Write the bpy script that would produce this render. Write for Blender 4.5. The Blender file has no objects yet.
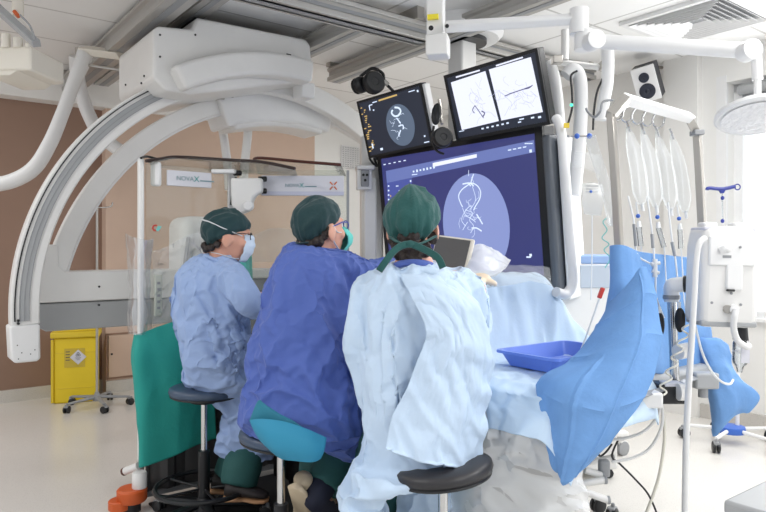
import bpy, bmesh, math, random
from math import radians, sin, cos, pi, sqrt, atan2
from mathutils import Vector, Matrix, noise
random.seed(7)
SC = bpy.context.scene
COL = SC.collection
# ---- camera model: 766x512 frame, focal length 656 px, horizon on row 250, eye height 1.22 m
F, HX, HY, HC = 656.0, 383.0, 250.0, 1.22
def P(x, y, Y):
    return Vector(((x - HX) / F * Y, Y, HC + (HY - y) / F * Y))
TH = radians(37.5)                      # the room is turned 37.5 degrees to the camera
CA, SA = cos(TH), sin(TH)
RZ = Matrix.Rotation(TH, 4, 'Z')
def RM(a, b, z=0.0):                    # room coordinates (a right-back, b left-back) to world
    return Vector((CA * a - SA * b, SA * a + CA * b, z))
def ray(x, y):
    return Vector(((x - HX) / F, 1.0, (HY - y) / F))
def on_b(x, y, b):
    r = ray(x, y); t = b / (-SA * r.x + CA * r.y); return Vector((0, 0, HC)) + r * t
def on_a(x, y, a):
    r = ray(x, y); t = a / (CA * r.x + SA * r.y); return Vector((0, 0, HC)) + r * t
def on_z(x, y, z):
    r = ray(x, y); t = (z - HC) / r.z; return Vector((0, 0, HC)) + r * t
def room(p):
    return (CA * p.x + SA * p.y, -SA * p.x + CA * p.y, p.z)
def on_plane(x, y, M):                  # where the ray meets the local XZ plane of M
    Mi = M.inverted(); o = Mi @ Vector((0, 0, HC)); d = Mi.to_3x3() @ ray(x, y)
    t = -o.y / d.y; q = o + d * t; return q.x, q.z

# ---- materials
def lin(c):
    c = c / 255.0
    return c / 12.92 if c <= 0.04045 else ((c + 0.055) / 1.055) ** 2.4
def rgb(t): return (lin(t[0]), lin(t[1]), lin(t[2]), 1.0)
def setin(b, n, v):
    if n in b.inputs: b.inputs[n].default_value = v
def mat(name, col, rough=0.5, metal=0.0, var=0.04, scale=8.0, bump=0.0, bscale=60.0, spec=0.5, sheen=0.0, coat=0.0, sss=0.0):
    m = bpy.data.materials.new(name); m.use_nodes = True
    nt = m.node_tree; b = nt.nodes['Principled BSDF']
    setin(b, 'Roughness', rough); setin(b, 'Metallic', metal); setin(b, 'Specular IOR Level', spec)
    setin(b, 'Sheen Weight', sheen); setin(b, 'Coat Weight', coat)
    if sss: setin(b, 'Subsurface Weight', sss); setin(b, 'Subsurface Radius', (0.01, 0.005, 0.003))
    tc = nt.nodes.new('ShaderNodeTexCoord')
    n = nt.nodes.new('ShaderNodeTexNoise'); n.inputs['Scale'].default_value = scale; n.inputs['Detail'].default_value = 4
    nt.links.new(tc.outputs['Object'], n.inputs['Vector'])
    r = nt.nodes.new('ShaderNodeMix'); r.data_type = 'RGBA'
    c = rgb(col)
    r.inputs[6].default_value = tuple(max(0, x * (1 - var)) for x in c[:3]) + (1,)
    r.inputs[7].default_value = tuple(min(1, x * (1 + var)) for x in c[:3]) + (1,)
    nt.links.new(n.outputs['Fac'], r.inputs[0]); nt.links.new(r.outputs[2], b.inputs['Base Color'])
    if bump:
        n2 = nt.nodes.new('ShaderNodeTexNoise'); n2.inputs['Scale'].default_value = bscale; n2.inputs['Detail'].default_value = 5
        nt.links.new(tc.outputs['Object'], n2.inputs['Vector'])
        bp = nt.nodes.new('ShaderNodeBump'); bp.inputs['Strength'].default_value = bump; bp.inputs['Distance'].default_value = 0.01
        nt.links.new(n2.outputs['Fac'], bp.inputs['Height']); nt.links.new(bp.outputs['Normal'], b.inputs['Normal'])
    return m
def glow(name, col, s=1.0):
    m = bpy.data.materials.new(name); m.use_nodes = True; nt = m.node_tree
    b = nt.nodes['Principled BSDF']; c = rgb(col)
    setin(b, 'Base Color', (0.01, 0.01, 0.012, 1)); setin(b, 'Roughness', 0.3)
    setin(b, 'Emission Color', c); setin(b, 'Emission Strength', s)
    return m
def clear(name, tint=(255, 255, 255), haze=0.12, gloss=0.25, rough=0.08, bump=0.0, bscale=25.0):
    m = bpy.data.materials.new(name); m.use_nodes = True; nt = m.node_tree
    nt.nodes.remove(nt.nodes['Principled BSDF']); out = nt.nodes['Material Output']
    tr = nt.nodes.new('ShaderNodeBsdfTransparent'); tr.inputs[0].default_value = rgb(tint)
    df = nt.nodes.new('ShaderNodeBsdfPrincipled'); setin(df, 'Base Color', rgb((238, 240, 242))); setin(df, 'Roughness', 0.5)
    gl = nt.nodes.new('ShaderNodeBsdfGlossy'); gl.inputs['Roughness'].default_value = rough
    fr = nt.nodes.new('ShaderNodeFresnel'); fr.inputs[0].default_value = 1.45
    mu = nt.nodes.new('ShaderNodeMath'); mu.operation = 'MULTIPLY'; mu.inputs[1].default_value = gloss * 4; mu.use_clamp = True
    nt.links.new(fr.outputs[0], mu.inputs[0])
    a = nt.nodes.new('ShaderNodeMixShader'); b = nt.nodes.new('ShaderNodeMixShader')
    a.inputs[0].default_value = haze
    nt.links.new(tr.outputs[0], a.inputs[1]); nt.links.new(df.outputs[0], a.inputs[2])
    nt.links.new(mu.outputs[0], b.inputs[0]); nt.links.new(a.outputs[0], b.inputs[1]); nt.links.new(gl.outputs[0], b.inputs[2])
    nt.links.new(b.outputs[0], out.inputs[0])
    if bump:
        tc = nt.nodes.new('ShaderNodeTexCoord'); n2 = nt.nodes.new('ShaderNodeTexNoise'); n2.inputs['Scale'].default_value = bscale
        n2.inputs['Detail'].default_value = 3
        nt.links.new(tc.outputs['Object'], n2.inputs['Vector'])
        bp = nt.nodes.new('ShaderNodeBump'); bp.inputs['Strength'].default_value = bump; bp.inputs['Distance'].default_value = 0.03
        nt.links.new(n2.outputs['Fac'], bp.inputs['Height'])
        for q in (df, gl): nt.links.new(bp.outputs['Normal'], q.inputs['Normal'])
    return m

# ---- mesh builder
def frame(p, d, up=Vector((0, 0, 1))):
    z = d.normalized()
    x = up.cross(z)
    if x.length < 1e-4: x = Vector((1, 0, 0)).cross(z)
    if x.length < 1e-4: x = Vector((0, 1, 0)).cross(z)
    x.normalize(); y = z.cross(x)
    return Matrix(((x.x, y.x, z.x, p.x), (x.y, y.y, z.y, p.y), (x.z, y.z, z.z, p.z), (0, 0, 0, 1)))
def spline(pts, n=8):
    pts = [Vector(p) for p in pts]
    if len(pts) < 3: return pts
    out = []
    for i in range(len(pts) - 1):
        p0 = pts[max(i - 1, 0)]; p1 = pts[i]; p2 = pts[i + 1]; p3 = pts[min(i + 2, len(pts) - 1)]
        for k in range(n):
            t = k / n
            out.append(0.5 * ((2 * p1) + (p2 - p0) * t + (2 * p0 - 5 * p1 + 4 * p2 - p3) * t * t + (3 * p1 - p0 - 3 * p2 + p3) * t ** 3))
    out.append(pts[-1]); return out
def lerp1(ts, n):
    out = []
    for i in range(len(ts) - 1):
        for k in range(n): out.append(ts[i] + (ts[i + 1] - ts[i]) * k / n)
    out.append(ts[-1]); return out
WL = {}
class MB:
    def __init__(s, M=None):
        s.v = []; s.f = []; s.fm = []; s.M = M or Matrix(); s.mi = 0
    def add(s, vs, fs, M=None):
        T = s.M @ M if M is not None else s.M
        o = len(s.v); s.v += [T @ Vector(v) for v in vs]
        for f in fs: s.f.append([i + o for i in f]); s.fm.append(s.mi)
        return s
    def box(s, c, size, M=None, taper=1.0):
        x, y, z = size[0] / 2, size[1] / 2, size[2] / 2; c = Vector(c)
        vs = []
        for sz in (-1, 1):
            k = taper if sz > 0 else 1.0
            for sx, sy in ((-1, -1), (1, -1), (1, 1), (-1, 1)): vs.append(c + Vector((sx * x * k, sy * y * k, sz * z)))
        return s.add(vs, [(3, 2, 1, 0), (4, 5, 6, 7), (0, 1, 5, 4), (1, 2, 6, 5), (2, 3, 7, 6), (3, 0, 4, 7)], M)
    def loft(s, rings, cap=True, M=None, closed=False):
        n = len(rings[0]); vs = [p for r in rings for p in r]; fs = []
        m = len(rings)
        for i in range(m if closed else m - 1):
            j = (i + 1) % m
            for k in range(n):
                l = (k + 1) % n
                fs.append((i * n + k, i * n + l, j * n + l, j * n + k))
        if cap and not closed:
            fs.append(tuple(range(n - 1, -1, -1))); fs.append(tuple((m - 1) * n + k for k in range(n)))
        return s.add(vs, fs, M)
    def tube(s, pts, r, n=10, sub=0, cap=True, M=None, flat=1.0, up=Vector((0, 0, 1))):
        rs = r if isinstance(r, (list, tuple)) else [r] * len(pts)
        pts = [Vector(p) for p in pts]
        if sub and len(pts) > 2: pts, rs = spline(pts, sub), lerp1(list(rs), sub)
        rings = []; prev = None
        for i, p in enumerate(pts):
            d = (pts[min(i + 1, len(pts) - 1)] - pts[max(i - 1, 0)])
            if d.length < 1e-9: d = Vector((0, 0, 1))
            d.normalize()
            if prev is None: x = frame(p, d, up).to_3x3().col[0].copy()
            else:
                x = prev - d * prev.dot(d)
                if x.length < 1e-5: x = frame(p, d, up).to_3x3().col[0].copy()
                x.normalize()
            prev = x; y = d.cross(x)
            rings.append([p + x * (rs[i] * cos(2 * pi * k / n)) + y * (rs[i] * flat * sin(2 * pi * k / n)) for k in range(n)])
        return s.loft(rings, cap, M)
    def cyl(s, p0, p1, r, r2=None, n=20, M=None):
        return s.tube([p0, p1], [r, r if r2 is None else r2], n, M=M)
    def ell(s, c, r, M=None, n=16, m=10):
        c = Vector(c); rings = []
        for i in range(1, m):
            a = pi * i / m
            rings.append([c + Vector((r[0] * sin(a) * cos(2 * pi * k / n), r[1] * sin(a) * sin(2 * pi * k / n), -r[2] * cos(a))) for k in range(n)])
        vs = [p for q in rings for p in q]; b = len(vs); vs += [c - Vector((0, 0, r[2])), c + Vector((0, 0, r[2]))]
        fs = []
        for i in range(m - 2):
            for k in range(n):
                l = (k + 1) % n; fs.append((i * n + k, i * n + l, (i + 1) * n + l, (i + 1) * n + k))
        for k in range(n):
            l = (k + 1) % n; fs.append((b, l, k)); fs.append((b + 1, (m - 2) * n + k, (m - 2) * n + l))
        return s.add(vs, fs, M)
    def lathe(s, prof, n=24, M=None):
        rings = [[Vector((r * cos(2 * pi * k / n), r * sin(2 * pi * k / n), z)) for k in range(n)] for r, z in prof]
        return s.loft(rings, True, M)
    def torus(s, c, R, r, M=None, n=28, m=8, a0=0.0, a1=2 * pi):
        c = Vector(c); full = abs(a1 - a0 - 2 * pi) < 1e-6; k = n if full else n + 1; rings = []
        for i in range(k):
            a = a0 + (a1 - a0) * i / n
            rings.append([c + Vector(((R + r * cos(2 * pi * j / m)) * cos(a), (R + r * cos(2 * pi * j / m)) * sin(a), r * sin(2 * pi * j / m))) for j in range(m)])
        return s.loft(rings, True, M, closed=full)
    def prism(s, poly, y0, y1, M=None):          # polygon in local XZ, extruded along local Y
        n = len(poly)
        vs = [(x, y0, z) for x, z in poly] + [(x, y1, z) for x, z in poly]
        fs = [tuple(range(n)), tuple(range(2 * n - 1, n - 1, -1))]
        for k in range(n):
            l = (k + 1) % n; fs.append((l, k, n + k, n + l))
        return s.add(vs, fs, M)
    def band(s, c, r0, r1, y0, y1, a0, a1, n=64, M=None):   # arc band in local XZ
        rings = []
        for i in range(n + 1):
            a = a0 + (a1 - a0) * i / n; d = (cos(a), sin(a))
            rings.append([Vector((c[0] + r * d[0], y, c[1] + r * d[1])) for r, y in ((r0, y0), (r1, y0), (r1, y1), (r0, y1))])
        return s.loft(rings, True, M)
    def sheet(s, g, thick=0.0):                   # g: grid of points
        nu, nv = len(g), len(g[0]); vs = [p for r in g for p in r]; fs = []
        for i in range(nu - 1):
            for j in range(nv - 1): fs.append((i * nv + j, i * nv + j + 1, (i + 1) * nv + j + 1, (i + 1) * nv + j))
        return s.add(vs, fs)
    def builds(s, name, mats, parent=None, **k):   # every loose piece becomes an object of its own
        par = list(range(len(s.v)))
        def find(x):
            while par[x] != x: par[x] = par[par[x]]; x = par[x]
            return x
        for f in s.f:
            for i in f[1:]: par[find(i)] = find(f[0])
        groups = {}
        for f, mi in zip(s.f, s.fm): groups.setdefault(find(f[0]), []).append((f, mi))
        out = []
        for fs in groups.values():
            ids = sorted({i for f, _ in fs for i in f}); ix = {i: n for n, i in enumerate(ids)}
            b = MB(); b.v = [s.v[i] for i in ids]; b.f = [[ix[i] for i in f] for f, _ in fs]; b.fm = [mi for _, mi in fs]
            out.append(b.build(name, mats, parent, **k))
        return out
    def mesh(s, name, mats, sharp=40):
        me = bpy.data.meshes.new(name)
        me.from_pydata([tuple(v) for v in s.v], [], s.f); me.update()
        for m in (mats if isinstance(mats, (list, tuple)) else [mats]): me.materials.append(m)
        me.polygons.foreach_set('material_index', s.fm)
        bm = bmesh.new(); bm.from_mesh(me); bmesh.ops.recalc_face_normals(bm, faces=bm.faces); bm.to_mesh(me); bm.free()
        finish(me, sharp); return me
    def build(s, name, mats, parent=None, sharp=40, bev=0.0, tag=None, label=None, solid=0.0, kind=None, seg=2):
        me = s.mesh(name, mats, sharp)
        return link(name, me, parent, tag, label, bev, solid, kind, seg)
def finish(me, sharp=40):
    if len(me.polygons) == 0: return
    me.polygons.foreach_set('use_smooth', [True] * len(me.polygons))
    me.set_sharp_from_angle(angle=radians(sharp))
def link(name, me, parent=None, tag=None, label=None, bev=0.0, solid=0.0, kind=None, seg=2):
    o = bpy.data.objects.new(name, me); COL.objects.link(o)
    if parent is not None:
        w = WL[parent]; o.parent = parent; org = w
    else:
        vs = [v.co for v in me.vertices]
        org = Vector(((min(v.x for v in vs) + max(v.x for v in vs)) / 2, (min(v.y for v in vs) + max(v.y for v in vs)) / 2, min(v.z for v in vs)))
        o.location = org
    me.transform(Matrix.Translation(-org)); WL[o] = org.copy()
    if solid:
        md = o.modifiers.new('thickness', 'SOLIDIFY'); md.thickness = solid; md.offset = 0
    if bev:
        md = o.modifiers.new('bevel', 'BEVEL'); md.width = bev; md.segments = seg; md.limit_method = 'ANGLE'; md.angle_limit = radians(38)
    if tag:
        o['label'] = tag[0]; o['category'] = tag[1]
        if len(tag) > 2 and tag[2]: o['group'] = tag[2]
    if label: o['label'] = label
    if kind: o['kind'] = kind
    return o
def thing(name, label, cat, loc, group=None):
    o = bpy.data.objects.new(name, None); COL.objects.link(o); o.location = loc; o.empty_display_size = 0.05
    o['label'] = label; o['category'] = cat; WL[o] = Vector(loc)
    if group: o['group'] = group
    return o
def dup(root, loc, rz=0.0, label=None):
    r = root.copy(); COL.objects.link(r); r.location = loc; r.rotation_euler = (0, 0, rz); WL[r] = Vector(loc)
    if label: r['label'] = label
    for ch in list(root.children):
        c = ch.copy(); COL.objects.link(c); c.parent = r
        for g in list(ch.children):
            d = g.copy(); COL.objects.link(d); d.parent = c
    return r
def remeshed(mb, voxel, name, mats, smooth=2, fac=0.5, disp=None, sharp=180, decim=None):
    me = mb.mesh(name + '_raw', mats, 180)
    o = bpy.data.objects.new(name + '_tmp', me); COL.objects.link(o)
    md = o.modifiers.new('r', 'REMESH'); md.mode = 'VOXEL'; md.voxel_size = voxel
    if smooth:
        sm = o.modifiers.new('s', 'SMOOTH'); sm.iterations = smooth; sm.factor = fac
    dg = bpy.context.evaluated_depsgraph_get(); dg.update()
    nm = bpy.data.meshes.new_from_object(o.evaluated_get(dg), depsgraph=dg)
    bpy.data.objects.remove(o); bpy.data.meshes.remove(me)
    nm.name = name
    if disp:
        nrm = [v.normal.copy() for v in nm.vertices]
        for v, n in zip(nm.vertices, nrm): v.co = v.co + n * disp(v.co.copy(), n)
        nm.update()
    if not nm.materials:
        for m in (mats if isinstance(mats, (list, tuple)) else [mats]): nm.materials.append(m)
    finish(nm, sharp); return nm
def patch(ctrl, nu=40, nv=40, wr=0.0, wf=6.0, seed=0, dirn=None, folds=()):
    """bicubic sheet through rows of (px, py, depth) or Vectors, with crumples"""
    rows = [[p if isinstance(p, Vector) else P(*p) for p in r] for r in ctrl]
    def ev(pts, t):
        n = len(pts) - 1; x = min(max(t, 0), 1) * n; i = min(int(x), n - 1); t = x - i
        p0 = pts[max(i - 1, 0)]; p1 = pts[i]; p2 = pts[i + 1]; p3 = pts[min(i + 2, n)]
        return 0.5 * ((2 * p1) + (p2 - p0) * t + (2 * p0 - 5 * p1 + 4 * p2 - p3) * t * t + (3 * p1 - p0 - 3 * p2 + p3) * t ** 3)
    g = [[ev([ev(r, j / nv) for r in rows], i / nu) for j in range(nv + 1)] for i in range(nu + 1)]
    if wr or folds:
        h = [[None] * (nv + 1) for _ in range(nu + 1)]
        for i in range(nu + 1):
            for j in range(nv + 1):
                a = g[min(i + 1, nu)][j] - g[max(i - 1, 0)][j]; b = g[i][min(j + 1, nv)] - g[i][max(j - 1, 0)]
                n = a.cross(b)
                n = n.normalized() if n.length > 1e-9 else Vector((0, -1, 0))
                d = wr * crumple(g[i][j], wf, seed, dirn) if wr else 0.0
                for (u0, v0, u1, v1, w, amp) in folds:
                    u, v = i / nu, j / nv
                    du, dv = u1 - u0, v1 - v0; L = du * du + dv * dv
                    t = max(0, min(1, ((u - u0) * du + (v - v0) * dv) / L)); dist = sqrt((u - u0 - t * du) ** 2 + (v - v0 - t * dv) ** 2)
                    d += amp * math.exp(-(dist / w) ** 2)
                h[i][j] = g[i][j] + n * d
        g = h
    return g
def crumple(p, f=6.0, seed=0, dirn=None, k=0.65):
    """crumpled-cloth relief: warped, ridged, stretched along dirn"""
    q = p.copy() + Vector((seed * 3.1, seed * 1.7, seed * 2.3))
    if dirn is not None: q = q - dirn * (q.dot(dirn) * k)
    w = noise.noise_vector(q * f * 0.45)
    q2 = q * f + w * 0.9
    r1 = 1 - abs(noise.noise(q2)) * 2.0
    r2 = 1 - abs(noise.noise(q2 * 2.1 + Vector((5, 1, 3)))) * 2.0
    r3 = noise.noise(q * f * 0.5)
    return 0.6 * r1 * abs(r1) + 0.3 * r2 + 0.7 * r3
def arcp(c, r, a0, a1, n):
    return [(c[0] + r * cos(a0 + (a1 - a0) * i / n), c[1] + r * sin(a0 + (a1 - a0) * i / n)) for i in range(n + 1)]
def text(body, size, M, name, m, parent, ext=0.0006, align='CENTER'):
    cu = bpy.data.curves.new('t', 'FONT'); cu.body = body; cu.size = size; cu.align_x = align; cu.align_y = 'CENTER'; cu.extrude = ext
    o = bpy.data.objects.new('t', cu); COL.objects.link(o)
    dg = bpy.context.evaluated_depsgraph_get(); dg.update()
    me = bpy.data.meshes.new_from_object(o.evaluated_get(dg), depsgraph=dg)
    bpy.data.objects.remove(o); me.name = name
    me.transform(M @ Matrix.Rotation(pi / 2, 4, 'X')); me.materials.clear(); me.materials.append(m)
    return link(name, me, parent)
import time as _time
def buckle(me, grow=0.10, goal=0.12, frames=18, bend=0.5, grav=1.0, seed=0, tension=15, weight=None, quality=5, damp=5.0, e1=None, amp=0.004, f=5.0):
    """let a cloth surface settle a little larger than its form, so that it wrinkles like real fabric"""
    t0 = _time.time()
    o = bpy.data.objects.new('cloth_tmp', me); COL.objects.link(o)
    for v in me.vertices:
        v.co += v.normal * (amp * (crumple(v.co, f, seed, e1, .8) if e1 is not None else noise.noise(v.co * 9 + Vector((seed, 0, 0)))))
    vg = o.vertex_groups.new(name='pin')
    for v in me.vertices:
        vg.add([v.index], goal * (weight(v.co) if weight else 1.0), 'REPLACE')
    md = o.modifiers.new('cloth', 'CLOTH'); s = md.settings
    s.quality = quality; s.mass = 0.25; s.tension_stiffness = tension; s.compression_stiffness = tension; s.shear_stiffness = 5; s.bending_stiffness = bend
    s.tension_damping = damp; s.compression_damping = damp; s.shear_damping = damp; s.bending_damping = 0.5; s.air_damping = 2
    s.vertex_group_mass = 'pin'; s.pin_stiffness = 1.0; s.shrink_min = -grow; s.shrink_max = -grow
    s.effector_weights.gravity = grav
    md.collision_settings.use_collision = False; md.collision_settings.use_self_collision = False
    md.point_cache.frame_start = 1; md.point_cache.frame_end = frames + 1
    SC.frame_start = 1; SC.frame_end = frames + 1
    for f in range(1, frames + 1): SC.frame_set(f)
    dg = bpy.context.evaluated_depsgraph_get()
    nm = bpy.data.meshes.new_from_object(o.evaluated_get(dg), depsgraph=dg)
    bpy.data.objects.remove(o); SC.frame_set(1)
    nm.name = me.name
    finish(nm, 180)
    print('buckle', len(nm.vertices), round(_time.time() - t0, 1))
    return nm
def sst(a, b, x):
    t = max(0.0, min(1.0, (x - a) / (b - a))); return t * t * (3 - 2 * t)

def crease(p, f, seed, dirn, k=.78):
    """height of crumpled-paper facets: flat cells parted by sharp valley lines"""
    q = p + Vector((seed * 2.7, seed * 1.3, seed * 3.9)); q = q - dirn * (q.dot(dirn) * k)
    q = q + noise.noise_vector(q * f * .35) * (.35 / f)
    d, _ = noise.voronoi(q * f)
    return min(d[1] - d[0], .55)
def crisp(me, e1, e2, seed, a1=.010, a2=.004, f1=7.0, f2=15.0, sharpen=.5, wf=None):
    """refine a settled cloth mesh and press crisp creases into it"""
    bm = bmesh.new(); bm.from_mesh(me)
    if sharpen:
        sm = {}
        for v in bm.verts:
            n = [e.other_vert(v).co for e in v.link_edges]
            if n: sm[v.index] = v.co + (v.co - sum(n, Vector()) / len(n)) * sharpen
        for v in bm.verts:
            if v.index in sm: v.co = sm[v.index]
    bm.to_mesh(me); bm.free()
    o = bpy.data.objects.new('crisp_tmp', me); COL.objects.link(o)
    md = o.modifiers.new('s', 'SUBSURF'); md.levels = 1; md.render_levels = 1
    dg = bpy.context.evaluated_depsgraph_get(); dg.update()
    nm = bpy.data.meshes.new_from_object(o.evaluated_get(dg), depsgraph=dg); bpy.data.objects.remove(o); nm.name = me.name
    nr = [v.normal.copy() for v in nm.vertices]
    for v, n in zip(nm.vertices, nr):
        w = wf(v.co) if wf else 1.0
        v.co += n * (w * (a1 * crease(v.co, f1, seed, e1) + a2 * crease(v.co, f2, seed + 5, e2, .6)))
    nm.update(); finish(nm, 180); return nm
M_ = dict(
    white=mat('white_enamel', (232, 231, 229), 0.35), white2=mat('white_plastic', (236, 236, 236), 0.45),
    cream=mat('cream_plastic', (228, 222, 210), 0.45), greyp=mat('grey_plastic', (150, 152, 155), 0.45),
    grey=mat('mid_grey_paint', (168, 170, 172), 0.5), alu=mat('brushed_aluminium', (186, 184, 180), 0.42, 0.4),
    chrome=mat('chrome', (205, 205, 205), 0.15, 1.0), steel=mat('satin_steel', (186, 182, 176), 0.3, 0.85),
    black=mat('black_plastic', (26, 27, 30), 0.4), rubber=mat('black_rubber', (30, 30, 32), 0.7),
    dark=mat('charcoal_vinyl', (84, 82, 82), 0.5, bump=0.15, bscale=40), bezel=mat('monitor_bezel', (22, 23, 27), 0.35),
    brown=mat('brown_wall_paint', (148, 120, 104), 0.75, var=0.03), tan=mat('tan_wall_paint', (208, 182, 164), 0.75, var=0.03),
    wallw=mat('white_wall_paint', (236, 235, 232), 0.75, var=0.02), fascia=mat('white_fascia', (238, 236, 233), 0.7),
    yellow=mat('yellow_plastic', (236, 206, 40), 0.45), yellow2=mat('yellow_lid', (228, 198, 48), 0.4),
    orange=mat('orange_plastic', (205, 92, 40), 0.45), red=mat('red_plastic', (196, 60, 52), 0.4),
    gown_pale=mat('pale_blue_gown_fabric', (200, 220, 242), 0.75, var=0.03, bump=0.12, bscale=90, sheen=0.1),
    gown_mid=mat('light_periwinkle_gown_fabric', (152, 175, 216), 0.75, var=0.03, bump=0.12, bscale=90, sheen=0.1),
    gown_dark=mat('cobalt_gown_fabric', (80, 103, 178), 0.75, var=0.03, bump=0.12, bscale=90, sheen=0.1),
    drape=mat('pale_blue_drape_paper', (206, 226, 245), 0.8, var=0.03, bump=0.1, bscale=70),
    drape_blue=mat('blue_drape_paper', (108, 154, 210), 0.75, var=0.2, scale=9, bump=0.15, bscale=80),
    teal=mat('teal_drape_fabric', (32, 150, 140), 0.75, bump=0.15, bscale=60), turq=mat('turquoise_cloth', (45, 140, 175), 0.7),
    cap=mat('dark_green_cap_fabric', (20, 56, 60), 0.8, bump=0.2, bscale=120, sheen=0.15),
    capr=mat('bottle_green_cap_fabric', (27, 82, 80), 0.8, bump=0.2, bscale=120, sheen=0.15),
    scrub=mat('green_scrub_fabric', (36, 84, 82), 0.8, bump=0.15, bscale=80),
    skin=mat('skin', (214, 160, 138), 0.5, var=0.06, sss=0.15), glove=mat('latex_glove', (232, 212, 184), 0.5),
    hair=mat('dark_brown_hair', (38, 26, 22), 0.55, var=0.3, scale=60, bump=0.6, bscale=90),
    maskp=mat('pale_mask_fabric', (205, 220, 238), 0.8, bump=0.1), maskt=mat('teal_mask_fabric', (104, 204, 194), 0.8),
    strap=mat('white_elastic', (230, 232, 234), 0.7), tray=mat('blue_tray_plastic', (112, 144, 234), 0.35),
    seatb=mat('slate_blue_vinyl', (66, 82, 104), 0.4), seatk=mat('black_vinyl', (46, 45, 48), 0.42),
    blue=mat('blue_plastic', (62, 108, 200), 0.4), navy=mat('navy_plastic', (48, 62, 150), 0.4),
    shoe=mat('beige_shoe', (206, 188, 160), 0.6), shoek=mat('dark_shoe', (40, 34, 34), 0.6), sole=mat('tan_sole', (176, 132, 96), 0.6),
    rim=mat('brown_rubber_trim', (84, 44, 36), 0.4), rimk=mat('dark_brown_rubber_trim', (52, 36, 32), 0.4),
    hose=mat('white_hose', (226, 226, 226), 0.45, bump=0.0), glass=clear('shield_glass', (249, 250, 247), 0.06, 0.16, 0.03),
    film=clear('clear_plastic_film', (252, 253, 254), 0.22, 0.12, 0.2, 0.0, 30), bag=clear('clear_bag_plastic', (253, 254, 254), 0.2, 0.08, 0.2, 0.0, 18),
    haze=clear('hazy_plastic_sheet', (252, 253, 254), 0.68, 0.10, 0.25, 0.0, 22), fluid=clear('clear_vial', (245, 248, 250), 0.12, 0.4, 0.05),
    pane=clear('window_pane', (250, 252, 252), 0.02, 0.2, 0.02), ivory=mat('pale_cable', (224, 220, 208), 0.5),
    screen_navy=glow('screen_dark_blue', (50, 54, 108), .93), screen_top=glow('screen_header_blue', (100, 114, 172), .93),
    screen_disc=glow('screen_scan_blue', (130, 143, 196), .93), screen_white=glow('screen_white', (226, 230, 248), .95),
    screen_line=glow('screen_vessel_white', (212, 226, 248), 1.0), screen_slate=glow('screen_slate', (32, 38, 52), .9),
    screen_grey=glow('screen_scan_grey', (84, 98, 118), .95), screen_ink=glow('screen_vessel_ink', (88, 88, 122), 1.0),
    screen_ink2=glow('screen_faint_ink', (176, 180, 212), 1.0), screen_gold=glow('screen_gold', (190, 160, 96), 1.0), screen_mid=glow('screen_side_blue', (66, 78, 146), 1.0),
    led=glow('green_led', (80, 240, 190), 1.5),
    iris=mat('brown_iris', (50, 32, 24), 0.2), sock=mat('navy_sock', (28, 32, 52), 0.8),
    label=mat('pale_label', (214, 214, 222), 0.4), ink=mat('grey_ink', (120, 150, 158), 0.5), inkd=mat('dark_ink', (70, 72, 80), 0.5),
    inkt=mat('teal_ink', (40, 150, 150), 0.5), inko=mat('orange_ink', (214, 110, 50), 0.5), cyan=mat('cyan_wire', (120, 205, 200), 0.5))
def floor_tone(name, col, dot, sc):
    m = mat(name, col, 0.22, var=0.03, scale=2.0, spec=0.5); nt = m.node_tree; b = nt.nodes['Principled BSDF']
    tc = nt.nodes.new('ShaderNodeTexCoord'); v = nt.nodes.new('ShaderNodeTexVoronoi'); v.inputs['Scale'].default_value = sc
    nt.links.new(tc.outputs['Object'], v.inputs['Vector'])
    r = nt.nodes.new('ShaderNodeValToRGB'); r.color_ramp.elements[0].position = 0.0; r.color_ramp.elements[1].position = 0.35
    r.color_ramp.elements[0].color = (1, 1, 1, 1); r.color_ramp.elements[1].color = (0, 0, 0, 1)
    nt.links.new(v.outputs['Distance'], r.inputs[0])
    mx = nt.nodes.new('ShaderNodeMix'); mx.data_type = 'RGBA'; mx.inputs[7].default_value = rgb(dot)
    old = b.inputs['Base Color'].links[0].from_socket
    nt.links.new(r.outputs[0], mx.inputs[0]); nt.links.new(old, mx.inputs[6]); nt.links.new(mx.outputs[2], b.inputs['Base Color'])
    return m
M_['floor'] = floor_tone('speckled_vinyl_floor', (224, 221, 216), (196, 192, 188), 140)
M_['cove'] = floor_tone('speckled_cove_skirting', (204, 200, 194), (166, 162, 158), 160)
def ceil_mat():
    m = mat('ceiling_tiles', (244, 244, 243), 0.85, var=0.02); nt = m.node_tree; b = nt.nodes['Principled BSDF']
    tc = nt.nodes.new('ShaderNodeTexCoord'); br = nt.nodes.new('ShaderNodeTexBrick')
    br.offset = 0.0; br.inputs['Scale'].default_value = 1.0; br.inputs['Brick Width'].default_value = 1.2; br.inputs['Row Height'].default_value = 0.6
    br.inputs['Mortar Size'].default_value = 0.010; br.inputs['Mortar Smooth'].default_value = 0.3
    br.inputs['Color1'].default_value = rgb((246, 246, 245)); br.inputs['Color2'].default_value = rgb((243, 243, 242)); br.inputs['Mortar'].default_value = rgb((205, 204, 202))
    mp = nt.nodes.new('ShaderNodeMapping'); mp.inputs['Rotation'].default_value = (0, 0, -TH)
    nt.links.new(tc.outputs['Object'], mp.inputs[0]); nt.links.new(mp.outputs[0], br.inputs['Vector'])
    nt.links.new(br.outputs['Color'], b.inputs['Base Color']); return m
M_['ceil'] = ceil_mat()
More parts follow.
